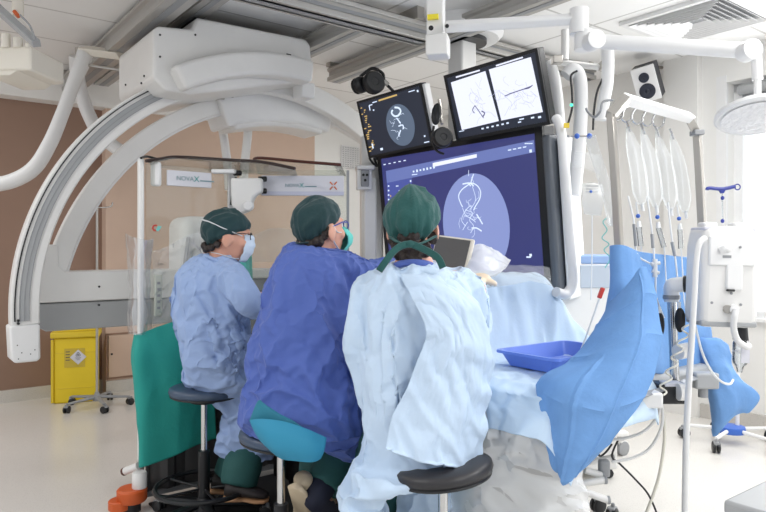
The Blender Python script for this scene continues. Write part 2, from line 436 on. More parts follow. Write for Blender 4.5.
# ================= setting (room coordinates via RZ) =================
def struct(name, mb, m, parent=None, **k):
    return mb.build(name, m, parent, kind='structure' if parent is None else None, **k)
H = 2.65
WX = 4.77
struct('floor', MB(RZ).box((1.2, 1.9, -0.05), (7.6, 8.6, 0.1)), M_['floor'])
struct('ceiling', MB(RZ).box((1.2, 1.9, H + 0.05), (7.6, 8.6, 0.1)), M_['ceil'])
struct('wall_left', MB(RZ).box((-0.535, 6.1, H / 2), (4.13, 0.2, H)), M_['brown'])
struct('wall_back', MB(RZ).box((2.57, 6.04, H / 2), (2.08, 0.32, H)), M_['tan'])
struct('wall_rear', MB(RZ).box((4.24, 6.05, H / 2), (1.26, 0.3, H)), M_['wallw'])
wr = MB(RZ)
W0, W1, Z0, Z1 = 0.5, 2.21, 0.73, 2.41
for b0, b1, z0, z1 in ((W1, 6.0, 0, H), (-2.4, W0, 0, H), (W0, W1, 0, Z0), (W0, W1, Z1, H)):
    wr.box((WX + 0.125, (b0 + b1) / 2, (z0 + z1) / 2), (0.25, b1 - b0, z1 - z0))
struct('wall_right', wr, M_['wallw'])
struct('baseboard_left', MB(RZ).box((-0.535, 5.99, 0.05), (4.13, 0.02, 0.1)), M_['cove'])
struct('baseboard_back', MB(RZ).box((3.17, 5.87, 0.05), (3.28, 0.02, 0.1)), M_['cove'])
struct('baseboard_right', MB(RZ).box((WX - 0.012, 1.9, 0.05), (0.024, 7.9, 0.1)), M_['cove'])
# bulkhead over the brown wall
struct('trim_1', MB(RZ).box((0.5, 5.92, 2.54), (6.2, 0.16, 0.22)), M_['fascia'])
# shallow pier beside the window
struct('trim_2', MB(RZ).box((WX - 0.03, 2.52, H / 2), (0.06, 0.26, H)), M_['wallw'])
wf = MB(RZ)
for b0, b1, z0, z1 in ((W1 - 0.06, W1, Z0, Z1), (W0, W0 + 0.06, Z0, Z1), (W0, W1, Z1 - 0.06, Z1), (W0, W1, Z0, Z0 + 0.06), (1.36, 1.40, Z0, Z1)):
    wf.box((WX + 0.14, (b0 + b1) / 2, (z0 + z1) / 2), (0.06, b1 - b0, z1 - z0))
win = struct('window_1', wf, M_['white2'])
MB(RZ).box((WX + 0.14, (W0 + W1) / 2, (Z0 + Z1) / 2), (0.008, W1 - W0 - 0.1, Z1 - Z0 - 0.1)).build('window_pane', M_['pane'], win)
MB(RZ).box((WX + 0.04, (W0 + W1) / 2, Z0 + 0.012), (0.16, W1 - W0 - 0.01, 0.024)).build('window_sill', M_['white2'], win)
MB(RZ).box((WX + 0.01, W1 + 0.035, (Z0 + Z1) / 2), (0.03, 0.07, Z1 - Z0 + 0.1)).build('window_architrave', M_['white2'], win)
bl = thing('roller_blind', 'grey roller blind wound up at the top of the bright window', 'blind', RM(WX + 0.03, 1.3, 2.27))
MB(RZ).cyl((WX + 0.04, W0 + 0.07, 2.345), (WX + 0.04, W1 - 0.07, 2.345), 0.035).build('blind_roll', M_['grey'], bl)
MB(RZ).box((WX + 0.066, (W0 + W1) / 2, 2.26), (0.006, W1 - W0 - 0.16, 0.14)).build('blind_fabric', M_['greyp'], bl)
MB(RZ).box((WX + 0.066, (W0 + W1) / 2, 2.185), (0.016, W1 - W0 - 0.16, 0.02)).build('bottom_bar', M_['alu'], bl)
# access hatch and pierced vent in the far wall
g0 = on_b(107, 350, 5.875); a0, _, _ = room(g0)
ht = thing('wall_hatch', 'tan access hatch low in the tan wall beside the yellow bin', 'hatch', RM(a0 + 0.2, 5.88, 0.14))
MB(RZ).box((a0 + 0.22, 5.868, 0.31), (0.42, 0.012, 0.36)).build('hatch_panel', M_['tan'], ht, bev=0.003)
hf = MB(RZ)
for c, s in (((a0 + 0.22, 5.874, 0.50), (0.46, 0.012, 0.012)), ((a0 + 0.22, 5.874, 0.12), (0.46, 0.012, 0.012)), ((a0 - 0.004, 5.874, 0.31), (0.012, 0.012, 0.39)), ((a0 + 0.445, 5.874, 0.31), (0.012, 0.012, 0.39))): hf.box(c, s)
hf.build('hatch_frame', mat('hatch_edge', (150, 120, 102), 0.7), ht)
MB(RZ).cyl((a0 + 0.035, 5.864, 0.33), (a0 + 0.035, 5.856, 0.33), 0.009).build('hatch_lock', M_['black'], ht)
q0 = room(on_b(341, 146, 5.9)); q1 = room(on_b(370, 170, 5.9))
gr = MB(RZ)
aw = q1[0] - q0[0]; ac = (q0[0] + q1[0]) / 2; zc = (q0[2] + q1[2]) / 2; zh = q0[2] - q1[2]
for i in range(13): gr.box((q0[0] + aw * i / 12, 5.886, zc), (0.012, 0.016, zh))
for i in range(11): gr.box((ac, 5.886, q1[2] + zh * i / 10), (aw, 0.016, 0.012))
vg = thing('wall_grille', 'pale grid vent grille on the white far wall left of the screens', 'vent', RM(ac, 5.9, q1[2]))
gr.build('grid', M_['white2'], vg); MB(RZ).box((ac, 5.897, zc), (aw, 0.006, zh)).build('backing', M_['grey'], vg)
# ceiling rails
def rail(label, a0, a1, b0, b1, z0=2.5, z1=2.62, along='u'):
    t = thing('ceiling_rail', label, 'rail', RM((a0 + a1) / 2, (b0 + b1) / 2, z0), 'aluminium rails under the ceiling')
    m = MB(RZ); d = MB(RZ); e = MB(RZ)
    if along == 'u':
        w = a1 - a0; c = (a0 + a1) / 2; bc = (b0 + b1) / 2; L = b1 - b0
        pts = [(-w / 2, z1), (-w / 2, z1 - 0.02), (-w * .36, z1 - 0.03), (-w * .36, z0 + 0.04), (-w / 2, z0 + 0.03), (-w / 2, z0), (w / 2, z0), (w / 2, z0 + 0.03), (w * .36, z0 + 0.04), (w * .36, z1 - 0.03), (w / 2, z1 - 0.02), (w / 2, z1)]
        m.prism(pts, b0, b1, Matrix.Translation((c, 0, 0)))
        d.box((c, bc, z0 - 0.001), (w * 0.3, L - 0.02, 0.004))
        for b in (b0 + 0.06, b1 - 0.06): e.box((c, b, (z1 + H) / 2), (w + 0.06, 0.05, H - z1 + 0.002))
    else:
        w = b1 - b0; c = (b0 + b1) / 2; ac = (a0 + a1) / 2; L = a1 - a0
        m.box((ac, c, (z0 + z1) / 2), (L, w * .7, z1 - z0)); m.box((ac, c, z0 + 0.015), (L, w, 0.03)); m.box((ac, c, z1 - 0.012), (L, w, 0.024))
        d.box((ac, c, z0 - 0.001), (L - 0.02, w * 0.3, 0.004)); d.box((ac, c - w * .36, (z0 + z1) / 2), (L - .02, 0.004, 0.02))
        for a in (a0 + 0.1, a1 - 0.1): e.box((a, c, (z1 + H) / 2), (0.05, w + 0.06, H - z1 + 0.002))
    m.build('profile', M_['alu'], t, bev=0.003); d.build('track_slot', M_['greyp'], t); e.builds('hanger', M_['steel'], t)
    return t
rail('wide aluminium ceiling rail nearest the brown wall, above the hose bracket', 1.16, 1.30, 0.8, 5.75)
rail('aluminium ceiling rail running into the top of the white carriage housing', 1.40, 1.52, 0.8, 5.75, 2.585, 2.64)
rail('short aluminium ceiling rail right of the carriage housing', 2.2, 2.32, 3.1, 4.0, 2.52)
rail('long aluminium ceiling rail ending above the headphones', 2.74, 2.86, 0.9, 4.28, 2.52)
rail('deep aluminium cross beam running along the ceiling to the lamp post', 0.6, 2.62, 2.95, 3.08, 2.475, 2.58, 'v')
rail('white painted cross rail behind the lamp arm', 2.7, 4.4, 3.02, 3.14, 2.54, 2.62, 'v')
# square ceiling diffuser
cv = on_z(697, 19, H); MV = Matrix.Translation((cv.x, cv.y, H)) @ RZ
vt = thing('ceiling_vent', 'square white louvred air diffuser in the ceiling at top right', 'vent', cv)
fr = MB(MV)
for sx, sy, w, d in ((0, .31, .66, .04), (0, -.31, .66, .04), (.31, 0, .04, .58), (-.31, 0, .04, .58)): fr.box((sx, sy, -0.012), (w, d, 0.024))
fr.build('vent_frame', M_['white2'], vt, bev=0.003)
for k in range(4):
    s = MB(MV @ Matrix.Rotation(k * pi / 2, 4, 'Z'))
    for i in range(7):
        r = 0.05 + i * 0.036
        s.add([(-r, r, -0.006), (r, r, -0.006), (r + .02, r + .022, -0.03), (-r - .02, r + .022, -0.03), (-r, r + .004, -0.006), (r, r + .004, -0.006), (r + .02, r + .026, -0.03), (-r - .02, r + .026, -0.03)],
              [(0, 1, 2, 3), (7, 6, 5, 4), (0, 4, 5, 1), (3, 2, 6, 7), (0, 3, 7, 4), (1, 5, 6, 2)])
    s.build('louvre', M_['white2'], vt)
MB(MV).box((0, 0, -0.003), (0.6, 0.6, 0.004)).build('throat', M_['greyp'], vt)
# ================= left background =================
# yellow clinical waste bin
bp = on_z(73, 403, 0); BX = Matrix.Translation((bp.x + 0.05, bp.y + 0.12, 0)) @ Matrix.Rotation(radians(20), 4, 'Z')
BX = Matrix.Translation((-.075, 0, 0)) @ BX
bn = thing('waste_bin', 'tall yellow clinical waste bin with lid standing at the brown wall', 'bin', BX.translation)
MB(BX).box((0, 0, 0.26), (0.32, 0.24, 0.52)).build('bin_body', M_['yellow'], bn, bev=0.015)
lb = MB(BX); lb.box((0, 0, 0.545), (0.36, 0.28, 0.05)); lb.box((0, 0, 0.575), (0.32, 0.24, 0.02)); lb.build('lid', M_['yellow2'], bn, bev=0.01)
rb = MB(BX)
for z in (0.12, 0.40): rb.box((0, -0.121, z), (0.29, 0.004, 0.006))
rb.box((-0.166, -0.121, 0.26), (0.02, 0.02, 0.5)); rb.builds('moulded_rib', M_['yellow2'], bn, bev=0.003)
MB(BX).box((-0.005, -0.1225, 0.36), (0.15, 0.003, 0.15)).build('label_patch', mat('label_ochre', (205, 178, 60), 0.5), bn)
MB(BX @ Matrix.Translation((0.02, -0.1255, 0.365)) @ Matrix.Rotation(pi / 4, 4, 'Y')).box((0, 0, 0), (0.085, 0.003, 0.085)).build('hazard_diamond', M_['label'], bn)
hz = MB(BX)
for k in range(3): hz.torus((0.02 + 0.009 * cos(pi / 2 + k * 2.094), 0, 0.0), 0.008, 0.0016, Matrix.Translation((0, -0.128, 0.385 + 0.009 * sin(pi / 2 + k * 2.094))) @ Matrix.Rotation(pi / 2, 4, 'X'), 16, 6)
for k in range(3): hz.box((0.02, -0.1277, 0.36 - k * 0.008), (0.045 - k * 0.012, 0.001, 0.002))
for k in range(4): hz.box((-0.055, -0.1245, 0.41 - k * 0.022), (0.03, 0.001, 0.006))
hz.builds('label_print', M_['inkd'], bn)
# wheeled pole stand in front of the bin
sp = on_z(97, 398, 0.07)
st = thing('drip_stand', 'thin chrome pole stand on five grey legs beside the yellow bin', 'stand', (sp.x, sp.y, 0))
MB(Matrix.Translation((sp.x, sp.y, 0))).tube([(0, 0, 0.06), (0, 0, 1.55)], 0.010, 12).build('pole', M_['steel'], st)
MB(Matrix.Translation((sp.x, sp.y, 0))).lathe([(0.0, 0.05), (0.03, 0.05), (0.035, 0.075), (0.02, 0.10), (0.014, 0.12)]).build('hub', M_['greyp'], st)
hk = MB(Matrix.Translation((sp.x, sp.y, 1.55)))
hk.tube([(-0.1, 0, 0.03), (-0.09, 0, 0.0), (-0.05, 0, 0.0), (0, 0, 0), (0.06, 0, 0), (0.11, 0, 0.01), (0.12, 0, 0.04)], 0.006, 8, 4); hk.build('hook_bar', M_['chrome'], st)
def caster(parent, x, y, r=0.032, ang=0.0, top=None, m='black'):
    T = Matrix.Translation((x, y, 0)) @ Matrix.Rotation(ang, 4, 'Z')
    w = MB(T)
    for s in (-1, 1): w.lathe([(0.001, -0.009), (r * .8, -0.009), (r, -0.006), (r, 0.006), (r * .8, 0.009), (0.001, 0.009)], 20, Matrix.Translation((0, s * 0.013, r)) @ Matrix.Rotation(pi / 2, 4, 'X'))
    c = w.build('caster', M_[m], parent)
    h = MB(T); h.box((0.004, 0, r * 1.75), (r * 1.3, 0.034, r * .55)); h.cyl((0.012, 0, r * 1.9), (0.012, 0, top or r * 2.5), 0.008)
    h.build('caster_fork', M_['greyp'] if m == 'black' else M_['white'], c, bev=0.004)
for k in range(5):
    a = radians(18 + 72 * k); ex, ey = sp.x + 0.24 * cos(a), sp.y + 0.24 * sin(a)
    MB().tube([(sp.x + .02 * cos(a), sp.y + .02 * sin(a), 0.08), (ex, ey, 0.066)], [0.02, 0.013], 8, flat=.7).build('leg', M_['greyp'], st)
    caster(st, ex, ey, 0.027, a + 0.6)
# hanging unit cut by the left edge
mu = thing('ceiling_mount', 'cream ceiling mounted unit with slanted grey arm at top left corner', 'mount', P(10, 70, 3.3))
T = Matrix.Translation(P(12, 61, 3.3)) @ Matrix.Rotation(radians(-4), 4, 'Z')
MB(T).box((0, 0.1, 0), (0.26, 0.3, 0.12)).build('housing', M_['cream'], mu, bev=0.012)
MB(T).prism([(-0.13, -0.06), (0.06, -0.06), (0.02, -0.085), (-0.10, -0.085)], -0.05, 0.25).build('bottom_cover', M_['cream'], mu, bev=0.004)
MB().tube([P(-14, -2, 3.15), P(37, 44, 3.15)], 0.045, 4, flat=.55).build('slanted_arm', M_['grey'], mu, bev=0.004)
MB().tube([P(18, 16, 3.4), P(18, -30, 3.4)], 0.028, 16).build('drop_tube', M_['cream'], mu)
MB().tube([P(14, 11, 3.36), P(19, 17, 3.36)], 0.01, 8).build('orange_collar', M_['orange'], mu)
MB().tube([P(20, 15, 3.1), P(30, 26, 3.1), P(35, 40, 3.1)], 0.005, 8, 5).build('cable', M_['greyp'], mu)
cn = MB(); cn.cyl(P(6, 48, 3.25), P(6, 34, 3.25), 0.02); cn.cyl(P(18, 48, 3.25), P(18, 38, 3.25), 0.022); cn.cyl(P(28, 48, 3.25), P(28, 44, 3.25), 0.014)
cn.builds('connector', M_['cream'], mu)
# ================= lateral x-ray gantry =================
B0 = 3.80; AC, ZC, R0 = 1.995, 0.904, 1.468
ga = thing('gantry_arc', 'large white outer x-ray arc with grooved track and blunt lower end', 'x-ray arc', RM(AC - R0, B0, 0.62))
MB(RZ).band((AC, ZC), 1.332, R0, B0, B0 + 0.08, radians(2), radians(183), 96).build('arc_body', M_['white'], ga, bev=0.008, sharp=30)
MB(RZ).band((AC, ZC), 1.385, 1.425, B0 - 0.006, B0 + 0.01, radians(112), radians(182), 60).build('track', M_['grey'], ga, sharp=30)
for r, w_, m_ in ((1.449, .003, 'black'), (1.427, .002, 'greyp'), (1.405, .002, 'greyp'), (1.384, .002, 'greyp')): MB(RZ).band((AC, ZC), r - w_, r + w_, B0 - 0.009, B0, radians(112), radians(182), 60).build('track_line', M_[m_], ga, sharp=30)
MB(RZ).band((AC, ZC), R0 - 0.03, R0 + 0.004, B0 + 0.02, B0 + 0.06, radians(20), radians(84), 50).build('outer_track', M_['alu'], ga, sharp=30)
e0 = AC - R0
MB(RZ).prism([(e0 - .006, ZC - .07), (e0 + .135, ZC - .07), (e0 + .138, ZC - .25), (e0 + .12, ZC - .262), (e0 + .02, ZC - .262), (e0 + 0.002, ZC - .24)], B0 - 0.012, B0 + 0.12).build('end_cap', M_['white2'], ga, bev=0.012, seg=3)
bt = MB(RZ)
for dz in (-0.045, -0.06): bt.cyl((e0 + .035, B0 - 0.012, ZC + dz), (e0 + .035, B0, ZC + dz), 0.007, n=10)
for dx, dz in ((.03, -.17), (.05, -.21), (.09, -.22), (.11, -.20), (.035, -.24)): bt.cyl((e0 + dx, B0 - 0.014, ZC + dz), (e0 + dx, B0 - 0.005, ZC + dz), 0.003, n=8)
bt.builds('screw', M_['black'], ga)
# inner arc with the tube arm
AI, ZI, RI, BI = 2.239, 0.731, 1.561, 3.985
gi = thing('inner_arc', 'white inner x-ray arc carrying a horizontal tube arm behind the shield', 'x-ray arc', RM(AI - RI, BI, 0.77))
MB(RZ).band((AI, ZI), 1.452, RI, BI, BI + 0.06, radians(15), radians(168), 90).build('arc_body', M_['white'], gi, bev=0.008, sharp=30)
MB(RZ).band((AI, ZI), 1.442, 1.456, BI + 0.012, BI + 0.07, radians(15), radians(166), 90).build('arc_lining', M_['white2'], gi, bev=0.004, sharp=30)
ar = MB(RZ); a0 = AI - RI
ar.prism([(a0 + .0, 0.93), (a0 + 0.02, 1.2), (a0 + 0.06, 1.25), (a0 + .108, 1.25), (a0 + .112, 1.13), (a0 + .14, 1.10), (1.72, 1.10), (1.75, 1.07), (1.75, 0.93)], BI - 0.01, BI + 0.24)
ar.build('tube_arm', M_['white'], gi, bev=0.01)
MB(RZ).prism([(a0 + .0, 0.925), (1.75, 0.925), (1.75, 0.79), (1.72, 0.77), (a0 + .05, 0.77), (a0 + 0.0, 0.80)], BI + 0.01, BI + 0.24).build('arm_underside', M_['grey'], gi, bev=0.008)
sc_ = MB(RZ)
for z in (1.01, 0.905): sc_.cyl((a0 + 0.32, BI - 0.014, z), (a0 + 0.32, BI, z), 0.006, n=10)
sc_.builds('screw', M_['black'], gi)
MB(RZ).box((1.63, BI + 0.06, 1.2), (0.34, 0.3, 0.46)).build('detector_box', M_['white2'], gi, bev=0.07, seg=4)
MB(RZ).tube([(1.46, BI - 0.1, 1.08), (1.49, BI - 0.1, 1.3)], 0.02, 8, flat=.5).build('grey_handle', M_['greyp'], gi)
# upper housing on the inner arc
hb = MB(RZ); A0, A1 = radians(77), radians(110)
hb.band((AI, ZI), 1.36, 1.58, BI - 0.05, BI + 0.24, A0, A1, 30); hb.build('arc_cover', M_['white2'], gi, bev=0.02, sharp=30, seg=3)
hb = MB(RZ); hb.band((AI, ZI), 1.33, 1.40, BI - 0.035, BI + 0.22, radians(79), radians(108), 30); hb.build('cover_belly', M_['white'], gi, bev=0.02, sharp=30, seg=3)
MB(RZ @ Matrix.Translation((AI, BI - 0.036, ZI + 1.385)) ).ell((-.09, 0, 0), (0.25, 0.012, 0.035)).build('oval_dish', M_['white'], gi)
cc = MB(RZ)
for ang in (108, 110.5): cc.box((AI + 1.5 * cos(radians(ang)), BI - 0.02, ZI + 1.57 * sin(radians(ang))), (0.06, 0.08, 0.05))
cc.builds('drive_bracket', M_['steel'], gi, bev=0.004)
cg = MB(RZ)
for ang in (107, 109, 111): cg.cyl((AI + 1.58 * cos(radians(ang)), BI - 0.07, ZI + 1.58 * sin(radians(ang))), (AI + 1.58 * cos(radians(ang)), BI - 0.05, ZI + 1.58 * sin(radians(ang))), 0.02, n=14)
cg.builds('drive_gear', M_['black'], gi)
# ceiling carriage
ca = thing('gantry_carriage', 'big white housing hung from the ceiling rails, holding the x-ray arcs', 'housing', RM(1.7, 3.8, 2.1))
MB(RZ).prism([(1.184, 2.16), (1.184, 2.42), (1.21, 2.45), (1.40, 2.47), (1.43, 2.545), (2.15, 2.56), (2.18, 2.53), (2.2, 2.36), (2.16, 2.29), (1.95, 2.24), (1.4, 2.10), (1.25, 2.10)], 3.6, 4.26).build('housing', M_['white'], ca, bev=0.018, seg=3, sharp=30)
cp = MB(RZ); cp.band((AC, ZC), 1.365, 1.505, 3.50, 3.64, radians(84), radians(119), 36); cp.build('curved_cover', M_['white'], ca, bev=0.025, sharp=30, seg=3)
MB(RZ).box((1.8, 3.93, 2.565), (0.7, 0.5, 0.010)).build('gasket', M_['black'], ca)
MB(RZ).box((2.02, 3.598, 2.42), (0.03, 0.01, 0.04)).build('latch', M_['black'], ca)
sc2 = MB(RZ)
for a, z in ((1.22, 2.40), (1.22, 2.28), (1.42, 2.44)): sc2.cyl((a, 3.597, z), (a, 3.605, z), 0.006, n=10)
for b, z in ((3.75, 2.2), (3.8, 2.17), (4.1, 2.22)): sc2.cyl((1.178, b, z), (1.19, b, z), 0.006, n=10)
sc2.builds('screw', M_['black'], ca)
MB(RZ).box((2.19, 3.7, 2.25), (0.1, 0.12, 0.1)).build('end_block', M_['white2'], ca, bev=0.01)
# hose bracket and hoses
hb_ = thing('hose_bracket', 'cream bracket arm between the carriage and the white hoses', 'bracket', P(100, 55, 4.2))
MB().tube([P(82, 50, 4.3), P(121, 55, 4.25)], 0.05, 4, flat=.7).build('arm', M_['cream'], hb_, bev=0.006)
MB().tube([P(86, 65, 4.3), P(121, 70, 4.25)], 0.01, 8).build('tie_rod', M_['steel'], hb_)
MB().tube([P(80, 48, 4.3), P(80, 60, 4.3)], 0.03, 12).build('clamp', M_['steel'], hb_)
MB().tube([P(-14, 186, 4.2), P(12, 181, 4.2), P(34, 168, 4.2), P(50, 143, 4.22), P(63, 112, 4.25), P(75, 80, 4.28), P(84, 58, 4.3), P(84, 51, 4.32)], [.047, .047, .047, .045, .042, .044, .052, .05], 20, 8).build('cable_hose', M_['hose'], None, tag=('thick white hose looping down from the bracket to the left edge', 'hose', 'white hoses by the carriage'))
MB().tube([P(76, 56, 4.45), P(77, 72, 4.5), P(81, 92, 4.55), P(89, 115, 4.58), P(101, 136, 4.6), P(122, 152, 4.6)], .046, 20, 8).build('cable_hose', M_['hose'], None, tag=('second white hose dropping behind the outer arc', 'hose', 'white hoses by the carriage'))
for lab, pts in (('left white tube dropping from the ceiling behind the arcs', [(217, 100), (222, 126), (227, 161), (229, 190)]), ('right white tube dropping from the ceiling behind the arcs', [(249, 100), (248, 131), (245, 161), (243, 190)])):
    MB().tube([P(pts[0][0], -30, 4.7)] + [P(x, y, 4.6) for x, y in pts], .03, 16, 4).build('suspension_tube', M_['white'], None, tag=(lab, 'tube', 'suspension tubes'))
# ================= monitors =================
def MON(loc, pitch, roll, yaw):
    return Matrix.Translation(loc) @ Matrix.Rotation(radians(yaw), 4, 'Z') @ Matrix.Rotation(radians(pitch), 4, 'X') @ Matrix.Rotation(radians(roll), 4, 'Y')
class Draw:                                    # flat marks on a screen, addressed by where they show in the photograph
    def __init__(s, M, parent): s.M = M; s.p = parent; s.k = 0
    def xz(s, x, y): return on_plane(x, y, s.M)
    def poly(s, pts, name, m, parent=None, lay=1):
        q = [s.xz(*p) for p in pts]; d = -0.0012 * lay
        MB(s.M).add([(x, d, z) for x, z in q], [tuple(range(len(q)))]).build(name, m, parent or s.p)
    def bars(s, items, name, m, lay=3):        # many short marks as one print
        b = MB(s.M); d = -0.0012 * lay
        for x, y, w, h in items:
            cx, cz = s.xz(x, y); b.add([(cx - w / 2, d, cz - h / 2), (cx + w / 2, d, cz - h / 2), (cx + w / 2, d, cz + h / 2), (cx - w / 2, d, cz + h / 2)], [(0, 1, 2, 3)])
        o = b.build(name, m, s.p); o['kind'] = 'stuff'; return o
    def ellipse(s, cx, cy, rx, ry, name, m, lay=2, tilt=0.0):
        x, z = s.xz(cx, cy); x1, _ = s.xz(cx + rx, cy); _, z1 = s.xz(cx, cy - ry)
        b = MB(s.M); r1, r2 = abs(x1 - x), abs(z1 - z)
        b.add([(x + r1 * cos(2 * pi * k / 48) * cos(tilt) - r2 * sin(2 * pi * k / 48) * sin(tilt), -0.0012 * lay, z + r1 * cos(2 * pi * k / 48) * sin(tilt) + r2 * sin(2 * pi * k / 48) * cos(tilt)) for k in range(48)], [tuple(range(48))])
        return b.build(name, m, s.p)
    def lines(s, paths, r, name, m, lay=3):
        b = MB(s.M)
        for pts in paths:
            q = [Vector((s.xz(*p)[0], -0.0012 * lay, s.xz(*p)[1])) for p in pts]
            b.tube(q, [r] * len(q), 5, 5, flat=0.25, up=Vector((0, 1, 0)))
        b.builds(name, m, s.p)
def monitor(name, label, M, w, h, d, bez, group=None, loc=None):
    t = thing(name, label, 'monitor', M @ Vector((0, 0, -h / 2)), group)
    MB(M).box((0, d / 2 + 0.004, 0), (w, d, h)).build('casing', M_['bezel'], t, bev=0.006)
    bz = MB(M)
    for c, s in (((0, 0, h / 2 - bez / 2), (w, 0.008, bez)), ((0, 0, -h / 2 + bez / 2), (w, 0.008, bez)), ((-w / 2 + bez / 2, 0, 0), (bez, 0.008, h - 2 * bez)), ((w / 2 - bez / 2, 0, 0), (bez, 0.008, h - 2 * bez))): bz.box(c, s)
    bz.build('bezel', M_['bezel'], t)
    return t
# --- big screen
MBIG = MON((0.427, 3.894, 1.431), 6.2, -0.2, -49.1)
tb = monitor('large_display', 'huge wall sized screen showing a pale blue oval brain angiogram, behind the staff', MBIG, 1.31, 0.86, 0.10, 0.035)
MB(MBIG).box((0.63, -0.001, 0), (0.05, 0.012, 0.86)).build('side_bezel', M_['bezel'], tb, bev=0.004)
MB(MBIG).box((0, 0.001, 0), (1.24, 0.004, 0.795)).build('screen', M_['screen_navy'], tb)
D = Draw(MBIG, tb)
D.poly([(386, 171), (534, 140), (535, 152), (387, 183)], 'header_bar', M_['screen_top'], lay=1)
D.poly([(387, 183), (412, 178), (416, 258), (391, 258)], 'side_list', M_['screen_mid'], lay=1)
D.poly([(433, 163), (477, 154), (477, 157.5), (433, 167)], 'title_box', M_['screen_white'], lay=2)
D.ellipse(475, 225.5, 35, 52.5, 'scan_disc', M_['screen_disc'], 2)
D.bars([(395 + random.uniform(0, 8), 186 + i * 4.6, random.uniform(.02, .05), .006) for i in range(13)] + [(389, 186 + i * 4.5, .014, .01) for i in range(13)] + [(411, 181 + i * 4.3, .012, .012) for i in range(6)], 'menu_text', M_['screen_line'])
D.bars([(414 + i * 3.4, 171.5 - i * .7, .014, random.uniform(.008, .018)) for i in range(7)] + [(510 + i * 5, 150 - i, .022, .006) for i in range(4)] + [(526 + i * 2, 143.5, .012, .005) for i in range(4)] + [(385 + i * 5, 164.5 - i, .022, .006) for i in range(5)] + [(531, 151, .016, .016), (529, 257, .03, .008), (531, 255, .016, .014), (415, 174.5, .05, .005)], 'toolbar_marks', M_['screen_line'])
D.bars([(391 + i % 2, 196 + i * 6, .01, .012) for i in range(9)], 'icon_strip', M_['screen_gold'])
D.lines([[(467, 186), (462, 190), (459, 196), (461, 203), (463, 207)], [(467, 186), (472, 183), (478, 186), (481, 192), (480, 199), (476, 206), (474, 210)], [(474, 174), (472, 180), (471, 184)]], .0034, 'vessel_ring', M_['screen_line'])
D.lines([[(463, 184), (470, 183), (474, 186)], [(469, 183), (471, 186)], [(477, 214), (480, 219), (483, 224)], [(472, 228), (477, 228), (482, 231)]], .0042, 'bright_vessel', M_['screen_line'])
D.lines([[(463, 208), (466, 215), (472, 219), (476, 222)], [(470, 206), (465, 212), (462, 220), (466, 226)], [(466, 210), (473, 213), (470, 220), (474, 226), (471, 233)], [(468, 222), (463, 230)], [(473, 187), (476, 200), (470, 210)], [(469, 170), (469, 176)]], .0017, 'thin_vessel', M_['screen_line'])
def wander(cx, cy, sx, sy, n, L, st):
    out = []
    for _ in range(n):
        x, y, a = cx + random.gauss(0, sx), cy + random.gauss(0, sy), random.uniform(0, 6.28); p = [(x, y)]
        for _k in range(L): a += random.gauss(0, .7); x += st * cos(a); y += st * sin(a); p.append((x, y))
        out.append(p)
    return out
D.lines(wander(471, 213, 4, 13, 16, 5, 2.2), .0011, 'fine_vessel', M_['screen_line'])
# deep grey shroud round the big screen and its mount
MB(MBIG).box((0.0, 0.16, -0.04), (1.30, 0.13, 0.84)).build('rear_shroud', M_['grey'], tb, bev=0.02)
MB(MBIG).box((0.67, 0.09, -0.05), (0.05, 0.2, 0.86)).build('side_panel', mat('dark_grey_shroud', (92, 97, 104), .4), tb, bev=0.015)
MB(MBIG).box((0.716, 0.12, -0.06), (0.02, 0.16, 0.84)).build('side_trim', M_['white2'], tb, bev=0.008)
# --- upper right screen
MRS = MON((0.578, 3.415, 2.009), 15.8, -0.4, -50.5)
trs = monitor('upper_monitor', 'tilted monitor with two white vessel images, above the right half of the huge screen', MRS, 0.635, 0.37, 0.05, 0.018, 'small monitors above the huge screen')
MB(MRS).box((0, 0.001, 0), (0.60, 0.004, 0.335)).build('screen', M_['screen_slate'], trs)
D = Draw(MRS, trs)
D.poly([(451, 82.5), (485.5, 71), (499, 121), (462, 130)], 'left_image', M_['screen_white'], lay=1)
D.poly([(489, 69.5), (531, 57), (543, 112), (501.5, 120.5)], 'right_image', M_['screen_white'], lay=1)
D.poly([(456, 76.5), (480, 69.5), (480.3, 71), (456.4, 78)], 'left_title', M_['screen_white'], lay=2)
D.poly([(496, 65), (523, 56.5), (523.4, 58), (496.4, 66.5)], 'right_title', M_['screen_white'], lay=2)
D.lines([[(475, 105), (480, 112), (484, 118)], [(475, 106), (473, 110), (475, 113)]], .0028, 'dark_vessel', M_['screen_ink'])
D.lines([[(483, 117), (485, 113), (482, 111)]], .004, 'vessel_knot', M_['screen_ink'])
D.lines([[(471, 88), (474, 93), (479, 98), (476, 103)], [(471, 92), (470, 99), (474, 104)], [(484, 113), (490, 112), (496, 117)], [(476, 100), (481, 104), (486, 103)], [(478, 89), (480, 96), (483, 101)]], .0011, 'faint_vessel', M_['screen_ink2'])
D.lines([[(505, 96), (511, 93.5), (518, 91), (524, 89), (532, 86)], [(524, 89), (529, 88), (533, 85)]], .0028, 'dark_vessel', M_['screen_ink'])
D.lines([[(499, 90), (503, 94), (508, 96)], [(506, 97), (512, 103), (510, 110)], [(517, 92), (522, 97), (516, 101), (512, 106)], [(522, 90), (527, 95), (533, 96)], [(500, 98), (498, 92)], [(515, 98), (519, 95)], [(526, 82), (528, 88)], [(510, 106), (505, 116)], [(531, 91), (538, 97)]], .0011, 'faint_vessel', M_['screen_ink2'])
D.lines(wander(478, 100, 4, 9, 14, 5, 2.0), .0008, 'fine_vessel', M_['screen_ink2'])
D.lines(wander(516, 95, 9, 7, 18, 6, 2.2), .0008, 'fine_vessel', M_['screen_ink2'])
